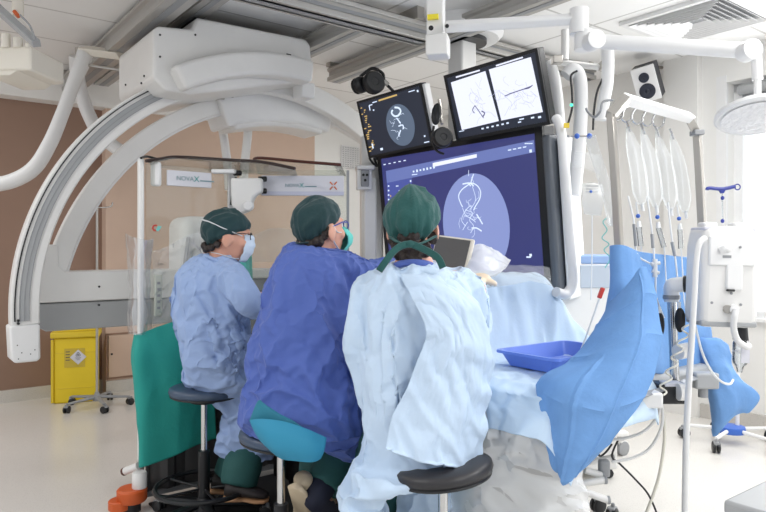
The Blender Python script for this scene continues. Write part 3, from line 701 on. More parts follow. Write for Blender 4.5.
D.bars([(483 + i * 5, 128.5 - i * 1.1, .016, .008) for i in range(6)] + [(522, 119, .03, .006), (533, 117.5, .02, .008), (540, 117, .018, .01), (462, 131, .04, .004), (520, 122, .02, .006)], 'toolbar_marks', M_['screen_line'])
# --- upper left screen
MLS = MON((0.066, 4.05, 2.007), 14.8, -3.0, -43.0)
tls = monitor('upper_monitor', 'tilted dark monitor with small grey oval scan, above the left end of the huge screen', MLS, 0.54, 0.37, 0.05, 0.016, 'small monitors above the huge screen')
MB(MLS).box((0, 0.001, 0), (0.51, 0.004, 0.34)).build('screen', M_['screen_slate'], tls)
D = Draw(MLS, tls)
D.ellipse(400.5, 125, 14.5, 22, 'scan_disc', M_['screen_grey'], 2, tilt=0.08)
D.poly([(378.6, 99.8), (397, 94), (397.4, 95.6), (379, 101.4)], 'title_box', M_['screen_gold'], lay=2)
D.lines([[(393, 110), (392, 113), (395, 116), (399, 115), (401, 111), (399, 108), (395, 107.5)]], .006, 'vessel_ring', M_['screen_line'])
D.lines([[(397, 118), (401, 123)], [(399, 126), (403, 125), (404, 129)], [(401, 130), (399, 136)]], .0045, 'bright_vessel', M_['screen_line'])
D.lines(wander(400, 127, 4, 7, 9, 4, 1.6), .0012, 'fine_vessel', M_['screen_line'])
D.bars([(361 + random.uniform(0, 5) + i * .45, 108 + i * 2.05, random.uniform(.008, .03), .007) for i in range(22)], 'menu_text', M_['screen_gold'])
D.bars([(371, 105, .03, .006), (370, 108, .008, .03), (374, 110, .012, .008), (412, 91, .05, .005), (418, 91, .012, .012), (425, 136, .012, .01), (427, 142, .04, .006), (382, 149, .022, .014), (373, 146, .012, .03), (375, 102, .04, .006)], 'toolbar_marks', M_['screen_line'])
MB(MLS).box((0.28, 0.03, 0), (0.02, 0.05, 0.35)).build('side_bracket', M_['white2'], tls, bev=0.004)
# arms joining small screens to the frame
def pedestal(M, h, parent):
    MB(M).box((0, 0.08, -0.02), (0.12, 0.05, 0.12)).build('mount_plate', M_['white2'], parent, bev=0.006)
    MB(M).tube([(0, 0.10, -0.02), (0, 0.16, -0.05), (0, 0.2, -h / 2 - 0.12)], 0.022, 12).build('mount_arm', M_['white2'], parent)
pedestal(MRS, .37, trs); pedestal(MLS, .37, tls)
# --- column carrying the screens
cl = P(462, 100, 4.15)
col = thing('monitor_column', 'square white ceiling column behind the screens', 'column', (cl.x, cl.y, 1.9))
T = Matrix.Translation((cl.x, cl.y, 0)) @ RZ
MB(T).box((0, 0, 2.25), (0.13, 0.13, 0.68)).build('column', M_['white'], col, bev=0.012)
MB(T).lathe([(0.12, 2.52), (0.155, 2.52), (0.155, 2.545), (0.12, 2.545)], 32).build('ring', M_['black'], col)
MB(T).lathe([(0.0, 2.545), (0.23, 2.545), (0.26, 2.575), (0.26, 2.65), (0.0, 2.65)], 40).build('ceiling_plate', M_['white2'], col)
MB(T).box((0.07, -0.02, 1.99), (0.1, 0.1, 0.14)).build('control_box', M_['white2'], col, bev=0.008)
# --- grey white pillar with handset at the left end of the big screen
hp = P(368, 240, 4.45)
pil = thing('side_pillar', 'pale grey pillar with a hand controller holder, left of the huge screen', 'pillar', (hp.x, hp.y, 0.85))
T = Matrix.Translation((hp.x, hp.y, 0)) @ Matrix.Rotation(radians(8), 4, 'Z')
MB(T).box((0.03, 0.05, 1.42), (0.15, 0.12, 1.15)).build('post', M_['white'], pil, bev=0.012)
MB(T).box((0.01, -0.03, 1.40), (0.085, 0.05, 0.62)).build('groove_cover', M_['white2'], pil, bev=0.01)
MB(T).box((-0.035, -0.06, 1.70), (0.10, 0.09, 0.16)).build('holder', M_['white2'], pil, bev=0.01)
MB(T).box((-0.03, -0.07, 1.765), (0.12, 0.13, 0.03)).build('holder_lip', M_['white'], pil, bev=0.008)
hs = MB(T).box((-0.033, -0.11, 1.695), (0.055, 0.02, 0.11)).build('hand_controller', M_['greyp'], pil, bev=0.006)
for dx, dz in ((-.012, .02), (.012, .02), (0, -.015)): MB(T).cyl((-0.033 + dx, -0.125, 1.695 + dz), (-0.033 + dx, -0.118, 1.695 + dz), 0.009, n=12).build('button', M_['black'], hs)
MB(T).tube([(0.04, -0.06, 1.82), (0.05, -0.08, 1.78), (0.02, -0.09, 1.80), (0.0, -0.09, 1.83)], 0.008, 8, 4).build('cable_loop', M_['black'], pil)
MB(T).box((0.05, -0.08, 1.835), (0.05, 0.03, 0.03)).build('cable_clip', M_['black'], pil, bev=0.004)
# --- headphones on the screens
def cup(parent, c, d, r, th, name='ear_cup'):
    T = frame(c, d)
    a = MB(T).lathe([(0.0, -th / 2), (r * .75, -th / 2), (r, -th * .2), (r, th * .25), (r * .85, th / 2), (r * .35, th / 2), (r * .3, th * .42), (0.0, th * .42)], 28).build(name, M_['black'], parent)
    MB(T).torus((0, 0, -th / 2), r * .78, r * .2, None, 28, 8).build('ear_pad', M_['rubber'], a)
h1 = thing('headphones', 'black headphones hung on the top corner of the dark left monitor', 'headphones', P(372, 95, 3.95), 'headphones on the screens')
cup(h1, P(360.5, 85, 3.96), Vector((.75, -.6, .1)), 0.05, 0.06); cup(h1, P(374, 82.5, 3.93), Vector((.45, -.9, .1)), 0.068, 0.05)
MB().tube([P(378, 70, 3.98), P(372, 68.5, 4.0), P(366, 72, 4.02), P(360, 77, 4.03)], 0.007, 8, 5, flat=1.6).build('headband', M_['black'], h1)
MB().tube([P(378, 70, 3.95), P(383, 74, 3.95), P(384.5, 82, 3.95), P(390, 88, 3.98), P(394, 92, 4.0)], 0.009, 8, 5).build('arm', M_['rubber'], h1)
MB().cyl(P(384, 81, 3.95), P(388, 85, 3.95), 0.014).build('joint', M_['steel'], h1)
h2 = thing('headphones', 'black headphones hanging in the gap between the two upper monitors', 'headphones', P(441, 152, 3.7), 'headphones on the screens')
cup(h2, P(442.5, 137.5, 3.7), Vector((.2, -1, .05)), 0.058, 0.05)
MB(frame(P(436.5, 114, 3.72), Vector((.3, -1, .2)), Vector((.2, 0, 1)))).ell((0, 0, 0), (0.03, 0.068, 0.025)).build('ear_cup', M_['black'], h2)
MB().tube([P(439, 99, 3.74), P(440.5, 108, 3.74), P(441, 118, 3.73), P(442, 124, 3.72)], 0.009, 8, 4).build('stem', M_['steel'], h2)
MB().tube([P(434, 126, 3.74), P(432, 138, 3.74), P(436, 150, 3.74), P(444, 154, 3.74)], 0.007, 8, 5).build('cable', M_['black'], h2)
# ================= surgical lamp on its arms =================
lp = thing('surgical_lamp', 'white jointed ceiling lamp arm with round lamp head at far right', 'lamp', P(437, 58, 2.75))
def tb_(pts, r, nm, m='white2', n=20, sub=0, **k): return MB().tube([P(*p) for p in pts], r, n, sub, **k).build(nm, M_[m], lp)
MB(Matrix.Translation(P(436, 24, 2.75)) @ Matrix.Rotation(radians(-14), 4, 'Z')).box((0, 0, 0.11), (0.07, 0.07, 0.36)).build('drop_post', M_['white2'], lp, bev=0.006)
MB(Matrix.Translation(P(438, 47, 2.7)) @ Matrix.Rotation(radians(-14), 4, 'Z')).box((0, 0, 0), (0.09, 0.09, 0.085)).build('brake_box', M_['white'], lp, bev=0.006)
MB(Matrix.Translation(P(433, 17, 2.7)) @ Matrix.Rotation(radians(-14), 4, 'Z')).box((0, 0, 0), (0.045, 0.015, 0.02)).build('warning_sticker', mat('yellow_sticker', (244, 226, 60), 0.5), lp)
MB().tube([P(445, 27, 2.7), P(578, 19, 2.55)], [.029, .027], 4, flat=1.0).build('first_arm', M_['white2'], lp, bev=0.008)
pv = MB(); pv.cyl(P(431, 28, 2.66), P(431, 28, 2.64), 0.010); pv.cyl(P(447, 26, 2.655), P(447, 26, 2.635), 0.008)
pv.builds('pivot_bolt', M_['black'], lp)
tb_([(579, 9, 2.55), (579, 34, 2.55)], .036, 'elbow'); tb_([(584, 31, 2.55), (584, 50, 2.55)], .036, 'elbow_lower')
MB(frame(P(593, 41, 2.5), Vector((.2, -1, 0)))).lathe([(0, -.03), (.032, -.03), (.036, -.02), (.036, .03), (0, .034)], 24).build('spring_knuckle', M_['white2'], lp)
tb_([(590, 41, 2.55), (750, 51, 2.35)], .028, 'spring_arm')
MB(frame(P(748, 51, 2.33), Vector((.1, -1, 0)))).lathe([(0, -.03), (.032, -.03), (.036, -.02), (.036, .03), (0, .034)], 24).build('end_knuckle', M_['white2'], lp)
tb_([(756, 48, 2.35), (757.5, 80, 2.35)], .018, 'drop_tube'); tb_([(757.5, 76, 2.35), (757.5, 98, 2.35)], .012, 'swivel')
T = Matrix.Translation(P(757, 113, 2.35)) @ Matrix.Rotation(radians(-17), 4, 'X') @ Matrix.Rotation(radians(4), 4, 'Y') @ Matrix.Scale(.95, 4)
MB(T).lathe([(0, .03), (.05, .03), (.11, .02), (.145, .0), (.148, -.014), (.14, -.022), (.128, -.02), (0, -.018)], 48).build('lamp_head', M_['white2'], lp)
MB(T).lathe([(0, -.019), (.122, -.021), (.126, -.024), (0, -.027)], 40).build('lens', mat('frosted_lens', (236, 236, 238), 0.2, var=0.12, scale=40, bump=0.6, bscale=50), lp)
# ================= loudspeaker on the right wall =================
sp_ = P(646, 84, 4.75)
T = Matrix.Translation(sp_) @ Matrix.Rotation(radians(-32), 4, 'Z') @ Matrix.Rotation(radians(24), 4, 'X') @ Matrix.Rotation(radians(-10), 4, 'Y')
ls = thing('loudspeaker', 'small white fronted black loudspeaker bracketed high on the right wall', 'speaker', sp_)
MB(T).box((0, 0.09, 0), (0.16, 0.16, 0.25)).build('cabinet', mat('speaker_black', (44, 46, 54), 0.5), ls, bev=0.004)
MB(T).box((0, 0.0, 0), (0.162, 0.025, 0.252)).build('front_panel', M_['white2'], ls, bev=0.004)
for z, r, nm in ((0.05, .036, 'tweeter'), (-0.05, .056, 'woofer')):
    MB(T @ Matrix.Translation((0, -0.012, z)) @ Matrix.Rotation(pi / 2, 4, 'X')).lathe([(0, 0), (r, 0), (r, .006), (r * .86, .008), (r * .3, .002), (r * .2, .006), (0, .008)], 28).build(nm, mat('speaker_cone', (40, 44, 58), 0.5), ls)
wb = on_a(663, 68, WX)
MB().tube([T @ Vector((0, .14, .06)), (wb.x - .12, wb.y - .06, wb.z), wb], 0.012, 8).build('bracket', M_['steel'], ls)
MB(RZ).box(room(wb), (0.02, 0.2, 0.09)).build('wall_plate', M_['white2'], ls, bev=0.003)
# ================= mobile radiation shield on the left =================
px0, py0 = -1.163, 3.15
sh = thing('radiation_shield', 'clear glass radiation shield with white post, printed header plates and grey lead skirt', 'shield', (px0, py0, 0.0))
MB(Matrix.Translation((px0, py0, 0)) @ RZ).box((0, 0, 0.86), (0.026, 0.036, 1.60)).build('post', M_['white'], sh, bev=0.008)
T1 = Matrix.Translation((px0, py0, 0)) @ RZ                       # first panel runs right-back
T2 = Matrix.Translation((-0.79, 3.44, 0)) @ Matrix.Rotation(radians(2), 4, 'Z')   # second panel faces the camera
MB(T1).box((0.25, 0, 1.15), (0.45, 0.012, 0.97)).build('glass_panel', M_['glass'], sh)
MB(T2).box((0.31, 0, 1.15), (0.60, 0.012, 0.98)).build('glass_panel', M_['glass'], sh)
MB(T2).box((0.605, 0, 1.15), (0.014, 0.018, 0.98)).build('edge_profile', M_['greyp'], sh)
MB(T1).box((0.47, 0, 1.49), (0.05, 0.02, 0.30)).build('inner_stile', M_['white2'], sh, bev=0.005)
MB().tube([P(146, 161, 3.13), P(160, 159, 3.2), P(179, 157, 3.28), P(230, 160, 3.33), P(262, 162, 3.28), P(295, 168.5, 3.2)], 0.008, 8, 5).build('canopy_trim', M_['rimk'], sh)
MB().tube([P(254, 159, 3.5), P(262, 158, 3.46), P(300, 161.5, 3.44), P(341, 164.8, 3.42)], 0.008, 8, 4).build('canopy_trim', M_['rim'], sh)
MB().tube([P(141, 158, 3.12), P(147, 156.5, 3.2), P(157, 159, 3.25)], 0.006, 8, 4).build('cap_wire', M_['black'], sh)
g = patch([[(146, 161, 3.13), (179, 157, 3.28), (230, 160, 3.33), (262, 162, 3.28), (295, 168.5, 3.2)], [(152, 166, 3.2), (190, 171, 3.32), (232, 173, 3.44), (262, 174, 3.44), (297, 175, 3.44)]], 16, 4)
MB().sheet(g).build('canopy_glass', M_['glass'], sh, solid=0.006)
g = patch([[(254, 159, 3.5), (300, 161.5, 3.44), (341, 164.8, 3.42)], [(258, 174, 3.45), (300, 175, 3.45), (346, 176, 3.45)]], 12, 4)
MB().sheet(g).build('canopy_glass', M_['glass'], sh, solid=0.006)
def plate(T, quad, nm, words, sz, tail):
    q = [on_plane(x, y, T) for x, y in quad]
    x0 = (q[0][0] + q[3][0]) / 2; x1 = (q[1][0] + q[2][0]) / 2; z1 = (q[0][1] + q[1][1]) / 2; z0 = (q[2][1] + q[3][1]) / 2
    pl = MB(T).box(((x0 + x1) / 2, -0.014, (z0 + z1) / 2), (x1 - x0, 0.014, z1 - z0)).build(nm, M_['label'], sh, bev=0.002)
    xc = x0 + (x1 - x0) * 0.36
    text(words, sz, T @ Matrix.Translation((xc + sz * .2, -0.0225, (z0 + z1) / 2)), 'lettering', M_['ink'], pl)
    text('X', sz * 1.35, T @ Matrix.Translation((xc + sz * 2.1, -0.0225, (z0 + z1) / 2)), 'lettering', M_['inkt'], pl)
    MB(T).box((xc + sz * 3.9, -0.0215, (z0 + z1) / 2 - sz * .18), (sz * 2.4, 0.001, sz * .22)).build('small_print', M_['ink'], pl)
    return pl, x0, x1, z0, z1
plate(T1, [(166, 169.5), (210, 174), (210, 189), (166, 185)], 'header_plate', 'NOVA', 0.031, '')
p2, x0, x1, z0, z1 = plate(T2, [(262, 176), (344, 176), (344, 196), (262, 196)], 'header_plate', 'NOVA', 0.026, '')
zc = (z0 + z1) / 2
cross = MB(T2)
for k, (dx, dz) in enumerate(((.018, .02), (-.018, .02), (.018, -.02), (-.018, -.02))): cross.tube([(x1 - .055 + dx * .25, -.0225, zc + dz * .25), (x1 - .055 + dx, -.0225, zc + dz)], 0.0035, 6, flat=1)
cross.builds('cross_mark', M_['inko'], p2)
MB(T2).box(((x0 + x1) / 2, -0.022, z0 + 0.012), (x1 - x0, 0.001, 0.02)).build('lower_band', mat('lilac_band', (196, 198, 216), 0.4), p2)
# hinge housing with knob, brackets
MB().prism([(-.09, .09), (.07, .09), (.07, .02), (.03, -.005), (.01, -.075), (-.04, -.095), (-.085, -.05)], -0.03, 0.03, Matrix.Translation(P(249, 196, 3.36))).build('hinge_housing', M_['white'], sh, bev=0.01)
MB(Matrix.Translation(P(249, 206, 3.32)) @ Matrix.Rotation(pi / 2, 4, 'X')).lathe([(0, 0), (.026, 0), (.026, .03), (.02, .036), (0, .036)], 24).build('knob', M_['white2'], sh)
for x, y in ((262, 179), (262, 191), (237, 173)): MB().cyl(P(x - 3, y, 3.38), P(x + 4, y, 3.40), 0.014).build('hinge_pin', M_['black'], sh)
MB().tube([P(236, 177, 3.39), P(233, 190, 3.39), P(231, 205, 3.39)], 0.012, 8, flat=.5).build('hinge_strip', M_['black'], sh)
MB().box(P(156, 174, 3.2), (0.05, 0.03, 0.12)).build('clip', M_['white2'], sh, bev=0.012)
MB().box(P(224, 171.5, 3.36), (0.12, 0.05, 0.02)).build('top_bracket', M_['white2'], sh, bev=0.005)
# sticker on the glass
qx, qz = on_plane(155, 228, T1)
MB(T1).torus((0, 0, 0), 0.013, 0.004, Matrix.Translation((qx, -0.008, qz)) @ Matrix.Rotation(pi / 2, 4, 'X'), 24, 6, radians(60), radians(280)).build('sticker_ring', M_['red'], sh)
MB(T1).prism([(.012, .01), (.03, .008), (.014, -.016), (.0, -.012)], qz * 0 - 0.009, -0.0065, Matrix.Translation((qx, 0, qz))).build('sticker_tail', M_['cyan'], sh)
# keypad, lead skirt
MB(T1).box((0.075, -0.02, 1.00), (0.035, 0.02, 0.2)).build('keypad', mat('pale_keypad', (196, 200, 190), 0.5), sh, bev=0.004)
for k in range(5): MB(T1).box((0.075, -0.0315, 0.94 + k * 0.03), (0.014, 0.003, 0.012)).build('key', M_['greyp'], sh)
g = [[T1 @ Vector((0.02 + 0.78 * i / 40, -0.02 + 0.012 * sin(i * .8) + 0.006 * sin(i * 2.1), 0.06 + 0.72 * j / 12)) for j in range(13)] for i in range(41)]
MB().sheet(g).build('lead_skirt', M_['dark'], sh, solid=0.012)
for i in (0.15, 0.30, 0.45):
    MB(T1).box((i, -0.045, 0.34), (0.012, 0.012, 0.55)).build('skirt_seam', M_['black'], sh, bev=0.003)
MB(T1).box((0.2, -0.042, 0.44), (0.38, 0.012, 0.02)).build('skirt_strap', M_['black'], sh, bev=0.003)
MB(T1).box((0.4, 0.02, 0.045), (0.75, 0.05, 0.04)).build('base_beam', M_['greyp'], sh, bev=0.004)
# green drape hung over the lower shield
g = patch([[(134, 333, 3.06), (140, 334, 3.04), (158, 327, 3.09), (180, 321, 3.15), (206, 318, 3.25)],
           [(132, 352, 3.04), (139, 352, 3.0), (158, 350, 3.05), (182, 348, 3.11), (210, 346, 3.22)],
           [(133, 372, 3.05), (140, 376, 3.0), (160, 380, 3.06), (184, 378, 3.11), (212, 376, 3.22)],
           [(138, 420, 3.05), (142, 422, 3.0), (163, 418, 3.05), (188, 412, 3.12), (214, 408, 3.22)],
           [(139, 467, 3.05), (143, 467, 3.01), (166, 459, 3.07), (190, 448, 3.13), (216, 438, 3.23)]], 50, 50, 0.014, 5.5, 3, Vector((0.3, 0, .95)).normalized())
MB().sheet(g).build('drape', M_['teal'], None, tag=('green cloth drape hung over the lower half of the glass shield', 'drape'), solid=0.004)
# plastic film round the post
g = patch([[(126, 232, 3.1), (131, 236, 3.05), (138, 238, 3.02), (146, 240, 3.05), (151, 238, 3.1)], [(129, 290, 3.1), (132, 290, 3.04), (138, 290, 3.02), (145, 290, 3.05), (150, 290, 3.1)],
           [(128, 333, 3.1), (132, 334, 3.05), (139, 335, 3.02), (146, 334, 3.05), (152, 330, 3.1)]], 20, 30, 0.012, 12, 1)
MB().sheet(g).build('plastic_film', M_['film'], None, tag=('clear plastic film wrapped around the white shield post', 'film'))
g = patch([[(152, 252, 3.2), (168, 246, 3.22), (186, 236, 3.25), (200, 232, 3.3)], [(154, 290, 3.18), (170, 290, 3.22), (188, 285, 3.25), (202, 280, 3.3)], [(153, 326, 3.18), (168, 322, 3.2), (186, 318, 3.25), (204, 315, 3.3)]], 40, 40, 0.026, 14, 5)
MB().sheet(g).build('plastic_film', M_['film'], None, tag=('crumpled clear plastic cover hung on the shield glass behind the left person', 'film'))
# orange wheel guard and white stub at its foot
og = thing('wheel_guard', 'orange wheel guard with white cylinder at the foot of the shield post', 'wheel guard', (-1.2, 3.12, 0))
c = on_z(132, 500, 0.05)
MB(Matrix.Translation((c.x, c.y, 0)) @ Matrix.Rotation(.5, 4, 'Z')).lathe([(0, .045), (.06, .045), (.068, .055), (.068, .10), (.06, .108), (0, .108)], 30).build('guard_top', M_['orange'], og)
MB(Matrix.Translation((c.x - .05, c.y - .02, 0))).lathe([(0, .015), (.045, .015), (.05, .02), (.05, .055), (.045, .06), (0, .06)], 30).build('guard_side', M_['orange'], og)
MB(Matrix.Translation((c.x + .035, c.y, 0))).lathe([(0, .108), (.032, .108), (.034, .112), (.034, .175), (.03, .182), (0, .182)], 26).build('cylinder', M_['white'], og)
MB().cyl((c.x + .02, c.y + .03, .2), (c.x - .055, c.y + .06, .165), 0.018).build('stub_tube', M_['white'], og)
MB().cyl((c.x - .055, c.y + .06, .165), (c.x - .065, c.y + .064, .16), 0.019).build('stub_end', M_['rim'], og)
MB(Matrix.Translation((c.x, c.y, 0))).lathe([(0, 0), (.04, 0), (.04, .045), (0, .045)], 20).build('wheel', M_['black'], og)
# small grey console behind the shield with teal cloth over its edge
cb = P(262, 275, 3.75)
cs = thing('instrument_console', 'grey console with white top between the left and middle persons', 'console', (cb.x, cb.y + .1, 0))
T = Matrix.Translation((cb.x + .02, cb.y + .12, 0)) @ Matrix.Rotation(radians(4), 4, 'Z')
MB(T).box((0, 0, 0.53), (0.36, 0.26, 1.06)).build('body', M_['greyp'], cs, bev=0.01)
MB(T).box((0, -0.01, 1.085), (0.38, 0.30, 0.05)).build('top', M_['white2'], cs, bev=0.008)
MB(T).box((0.02, -0.135, 0.94), (0.2, 0.01, 0.1)).build('panel', M_['dark'], cs, bev=0.003)
g = patch([[(239, 246, 3.42), (244, 243, 3.44), (251, 240, 3.46)], [(240, 270, 3.4), (246, 268, 3.44), (252, 266, 3.46)], [(241, 305, 3.4), (247, 304, 3.44), (253, 303, 3.46)]], 14, 24, 0.006, 10, 2, Vector((0, 0, 1)))
MB().sheet(g).build('drape', M_['maskt'], None, tag=('narrow teal cloth strip hanging just right of the left person face', 'drape'), solid=0.003)
g = patch([[(250, 235, 3.75), (275, 230, 3.8), (298, 232, 3.8)], [(252, 248, 3.62), (276, 246, 3.62), (296, 247, 3.62)], [(250, 262, 3.62), (275, 262, 3.62), (298, 262, 3.62)]], 24, 16, 0.018, 11, 8)
MB().sheet(g).build('plastic_film', M_['film'], None, tag=('clear plastic sheet lying over the grey console', 'film'))
# ================= stools =================
def stool(label, px, py, Y, rx, seatm, tilt=0.0, saddle=0.0, ring=True, rot=0.0):
    c = P(px, py, Y)
    t = thing('stool', label, 'stool', (c.x, c.y, 0), 'swivel stools')
    T = Matrix.Translation((c.x, c.y, c.z)) @ Matrix.Rotation(rot, 4, 'Z') @ Matrix.Rotation(tilt, 4, 'Y')
    rings = []
    for r, z in ((0.02, -0.034), (.8, -.034), (.96, -.028), (1.0, -.014), (.98, .0), (.9, .008), (.6, .011), (.25, .006), (.02, .004)):
        rings.append([Vector((rx * r * cos(a), rx * .92 * r * sin(a), z + saddle * (cos(a) * r) ** 2 - saddle * .4 * (sin(a) * r) ** 2)) for a in [2 * pi * k / 40 for k in range(40)]])
    MB(T).loft(rings).build('seat', M_[seatm], t, sharp=60)
    MB(T).lathe([(0, -.06), (.06, -.06), (.08, -.034), (0, -.034)], 24).build('seat_plate', M_['black'], t)
    MB(T).torus((0, 0, -.03), rx * .93, .005, Matrix.Scale(.95, 4, (0, 1, 0)), 40, 8).build('seat_piping', M_['black'], t)
    z = c.z - .06
    MB().cyl((c.x, c.y, .30), (c.x, c.y, z), 0.0145, n=18).build('gas_column', M_['chrome'], t)
    MB().cyl((c.x, c.y, .08), (c.x, c.y, .32), 0.026, n=20).build('column_sleeve', M_['black'], t)
    if ring: MB().torus((c.x, c.y, .16), .21, .011, None, 44, 8).build('foot_ring', M_['black'], t)
    MB(Matrix.Translation((c.x, c.y, 0))).lathe([(0, .05), (.05, .05), (.045, .085), (.03, .11), (0, .11)], 20).build('hub', M_['black'], t)
    for k in range(5):
        a = radians(10 + 72 * k) + rot; ex, ey = c.x + .27 * cos(a), c.y + .27 * sin(a)
        MB().tube([(c.x, c.y, .085), (ex, ey, .065)], [.026, .016], 8, flat=.7).build('leg', M_['black'], t)
        if ring and k < 5: MB().tube([(c.x + .03 * cos(a), c.y + .03 * sin(a), .15), (c.x + .2 * cos(a), c.y + .2 * sin(a), .16)], .006, 6).build('ring_spoke', M_['black'], t)
        caster(t, ex, ey, .026, a)
    return t
stool('slate blue round stool under the person in light blue gown at left', 204, 388.5, 2.95, .155, 'seatb', 0.03)
stool('stool with turquoise cloth over its seat under the person in cobalt gown', 281, 434, 2.33, .148, 'seatb', 0.10)
stool('black saddle stool under the nearest person in pale blue gown', 443, 465, 1.93, .147, 'seatk', -0.13, 0.002)
g = patch([[(250, 420, 2.06), (262, 419, 2.03), (285, 422, 2.02), (308, 430, 2.03), (326, 438, 2.06)],
           [(254, 428, 2.05), (266, 432, 2.01), (288, 436, 2.0), (310, 441, 2.01), (325, 446, 2.04)],
           [(262, 440, 2.05), (273, 447, 2.01), (292, 450, 2.0), (312, 452, 2.01), (323, 453, 2.04)],
           [(272, 451, 2.06), (283, 458, 2.03), (297, 460, 2.02), (313, 461, 2.03), (320, 458, 2.05)]], 30, 20, 0.004, 8, 4)
MB().sheet(g).build('cloth', M_['turq'], None, tag=('turquoise cloth draped over the stool under the cobalt gown', 'cloth'), solid=0.004)
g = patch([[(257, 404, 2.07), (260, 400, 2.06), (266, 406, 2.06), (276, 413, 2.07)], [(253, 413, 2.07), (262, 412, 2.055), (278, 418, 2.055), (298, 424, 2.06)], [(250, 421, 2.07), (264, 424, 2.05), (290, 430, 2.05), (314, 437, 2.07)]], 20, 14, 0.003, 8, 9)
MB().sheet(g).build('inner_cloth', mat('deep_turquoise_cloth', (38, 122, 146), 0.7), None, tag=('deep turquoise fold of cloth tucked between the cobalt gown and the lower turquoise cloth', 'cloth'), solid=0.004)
# ================= patient table, drapes, tray =================
def sst(a, b, x):
    t = max(0.0, min(1.0, (x - a) / (b - a))); return t * t * (3 - 2 * t)
def table_h(a, b):
    m = sst(1.70, 1.86, b) * (1 - sst(2.24, 2.62, a)) * sst(1.40, 1.62, a + 0.0 * b)
    m *= 0.30 + 0.012 * sin(7 * a) + 0.02 * sst(2.0, 2.3, a)
    return 0.80 + m
def soft(p, f, s, dirn=None): return crumple(p, f, s, dirn)
A_L, A_R, B_N, B_F = 1.58, 2.68, 1.12, 2.7
g = []
nu, nv = 90, 96
for i in range(nu + 1):
    row = []
    for j in range(nv + 1):
        b = B_N + (B_F - B_N) * j / nv
        # path across the table: hang at the near side, top, hang at the far side
        AR = min(A_R, 1.95 + 1.1 * (b - B_N)); L0, W, L1 = 0.22, AR - A_L, 0.03 + .15 * sst(1.6, 2.0, b)
        s = (L0 + W + L1) * i / nu
        if s < L0:
            k = 1 - s / L0; a = A_L - 0.02 - 0.05 * k + 0.02 * sin(b * 14) * k; z = table_h(A_L, b) - 0.015 - (0.17 + 0.07 * sin(3.2 * b + 1.0)) * k - (table_h(A_L, b) - 0.8) * k
        elif s < L0 + W:
            a = A_L + (s - L0); z = table_h(a, b)
            z -= 0.012 * (1 - sst(0, 0.05, s - L0))
        else:
            k = (s - L0 - W) / L1; a = AR + 0.03 * k; z = table_h(AR, b) - L1 * k
        if b < B_N + 0.10: z -= 0.10 * (1 - (b - B_N) / 0.10) ** 2
        p = RM(a, b, z)
        d = crumple(p, 5.0, 11) * 0.008 + crumple(p, 11, 4) * 0.003
        row.append(p + Vector((-0.35, -0.45, 0.8)) * d)
    g.append(row)
fm_ = MB().sheet(g).mesh('table_drape', M_['drape'], 180)
fm_ = buckle(fm_, .035, .16, 14, .8, .1, 8, 20, e1=Vector((.5, .2, .8)).normalized(), amp=.006, f=6)
fm_ = crisp(fm_, Vector((.5, .2, .8)).normalized(), Vector((.9, .3, 0)).normalized(), 9, -.008, -.003, 5, 12, .3)
dr = link('table_drape', fm_, None, ('pale blue paper drape covering the patient table under the tray', 'drape'), solid=0.004)
pt = thing('patient_table', 'patient table hidden under drapes with clear plastic skirt and wheeled base', 'table', RM(2.2, 1.9, 0.0))
MB(RZ).box((2.2, 2.1, 0.74), (0.9, 1.7, 0.07)).build('table_top', M_['grey'], pt, bev=0.02)
MB(RZ).box((2.25, 2.4, 0.4), (0.4, 0.6, 0.64)).build('pedestal', M_['white'], pt, bev=0.03)
MB(RZ).box((2.25, 2.3, 0.06), (0.6, 1.0, 0.1)).build('foot', M_['white'], pt, bev=0.02)
MB(RZ).box((1.72, 1.9, 0.73), (0.015, 1.2, 0.03)).build('side_rail', M_['steel'], pt)
g_ = [[RM(1.60 + .015 * sin(i * .9), 1.92 + 1.05 * i / 40, .08 + .66 * j / 10) for j in range(11)] for i in range(41)]
MB().sheet(g_).build('lead_curtain', M_['rubber'], pt, solid=.012)
MB(RZ).box((1.52, 2.55, .006), (1.0, 1.25, .012)).build('floor_tone', M_['rubber'], None, tag=('added black sheet for the shade on the floor under the stools', 'shade sheet'), bev=.004)  # added black sheet standing in for the shade under the stools
# clear plastic skirt hanging under the drape
g = patch([[(470, 372, 2.22), (490, 392, 2.14), (515, 405, 2.08), (545, 425, 2.02), (562, 446, 1.99), (572, 462, 1.99)],
           [(462, 420, 2.22), (485, 425, 2.1), (512, 436, 2.04), (540, 446, 1.98), (562, 462, 1.95), (578, 476, 1.96)],
           [(455, 465, 2.22), (482, 466, 2.1), (510, 470, 2.03), (540, 474, 1.97), (566, 484, 1.94), (584, 492, 1.96)],
           [(448, 530, 2.2), (478, 530, 2.08), (510, 532, 2.02), (542, 534, 1.97), (570, 534, 1.95), (590, 530, 1.97)]], 50, 40, 0.022, 8, 21)
MB().sheet(g).build('plastic_skirt', M_['haze'], None, tag=('hazy clear plastic sheet hanging below the pale table drape', 'plastic sheet'))
for lab, pts, r, m in (
    ('first clear tube looping behind the hanging plastic sheet', [(492, 470, 2.2), (506, 448, 2.2), (520, 430, 2.2), (528, 412, 2.2)], .004, 'hose'),
    ('second tube crossing behind the hanging plastic sheet', [(500, 428, 2.18), (508, 446, 2.18), (516, 466, 2.18), (524, 490, 2.2), (526, 520, 2.2)], .004, 'hose'),
    ('third tube curving low behind the hanging plastic sheet', [(494, 480, 2.2), (512, 476, 2.2), (526, 462, 2.2), (534, 440, 2.2)], .004, 'hose')):
    MB().tube([P(*p) for p in pts], r, 8, 6).build('drain_tube', M_[m], None, tag=(lab, 'tube', 'tubes behind the plastic sheet'))
dv = thing('valve_block', 'grey valve block behind the hanging plastic sheet', 'valve', P(503, 442, 2.24))
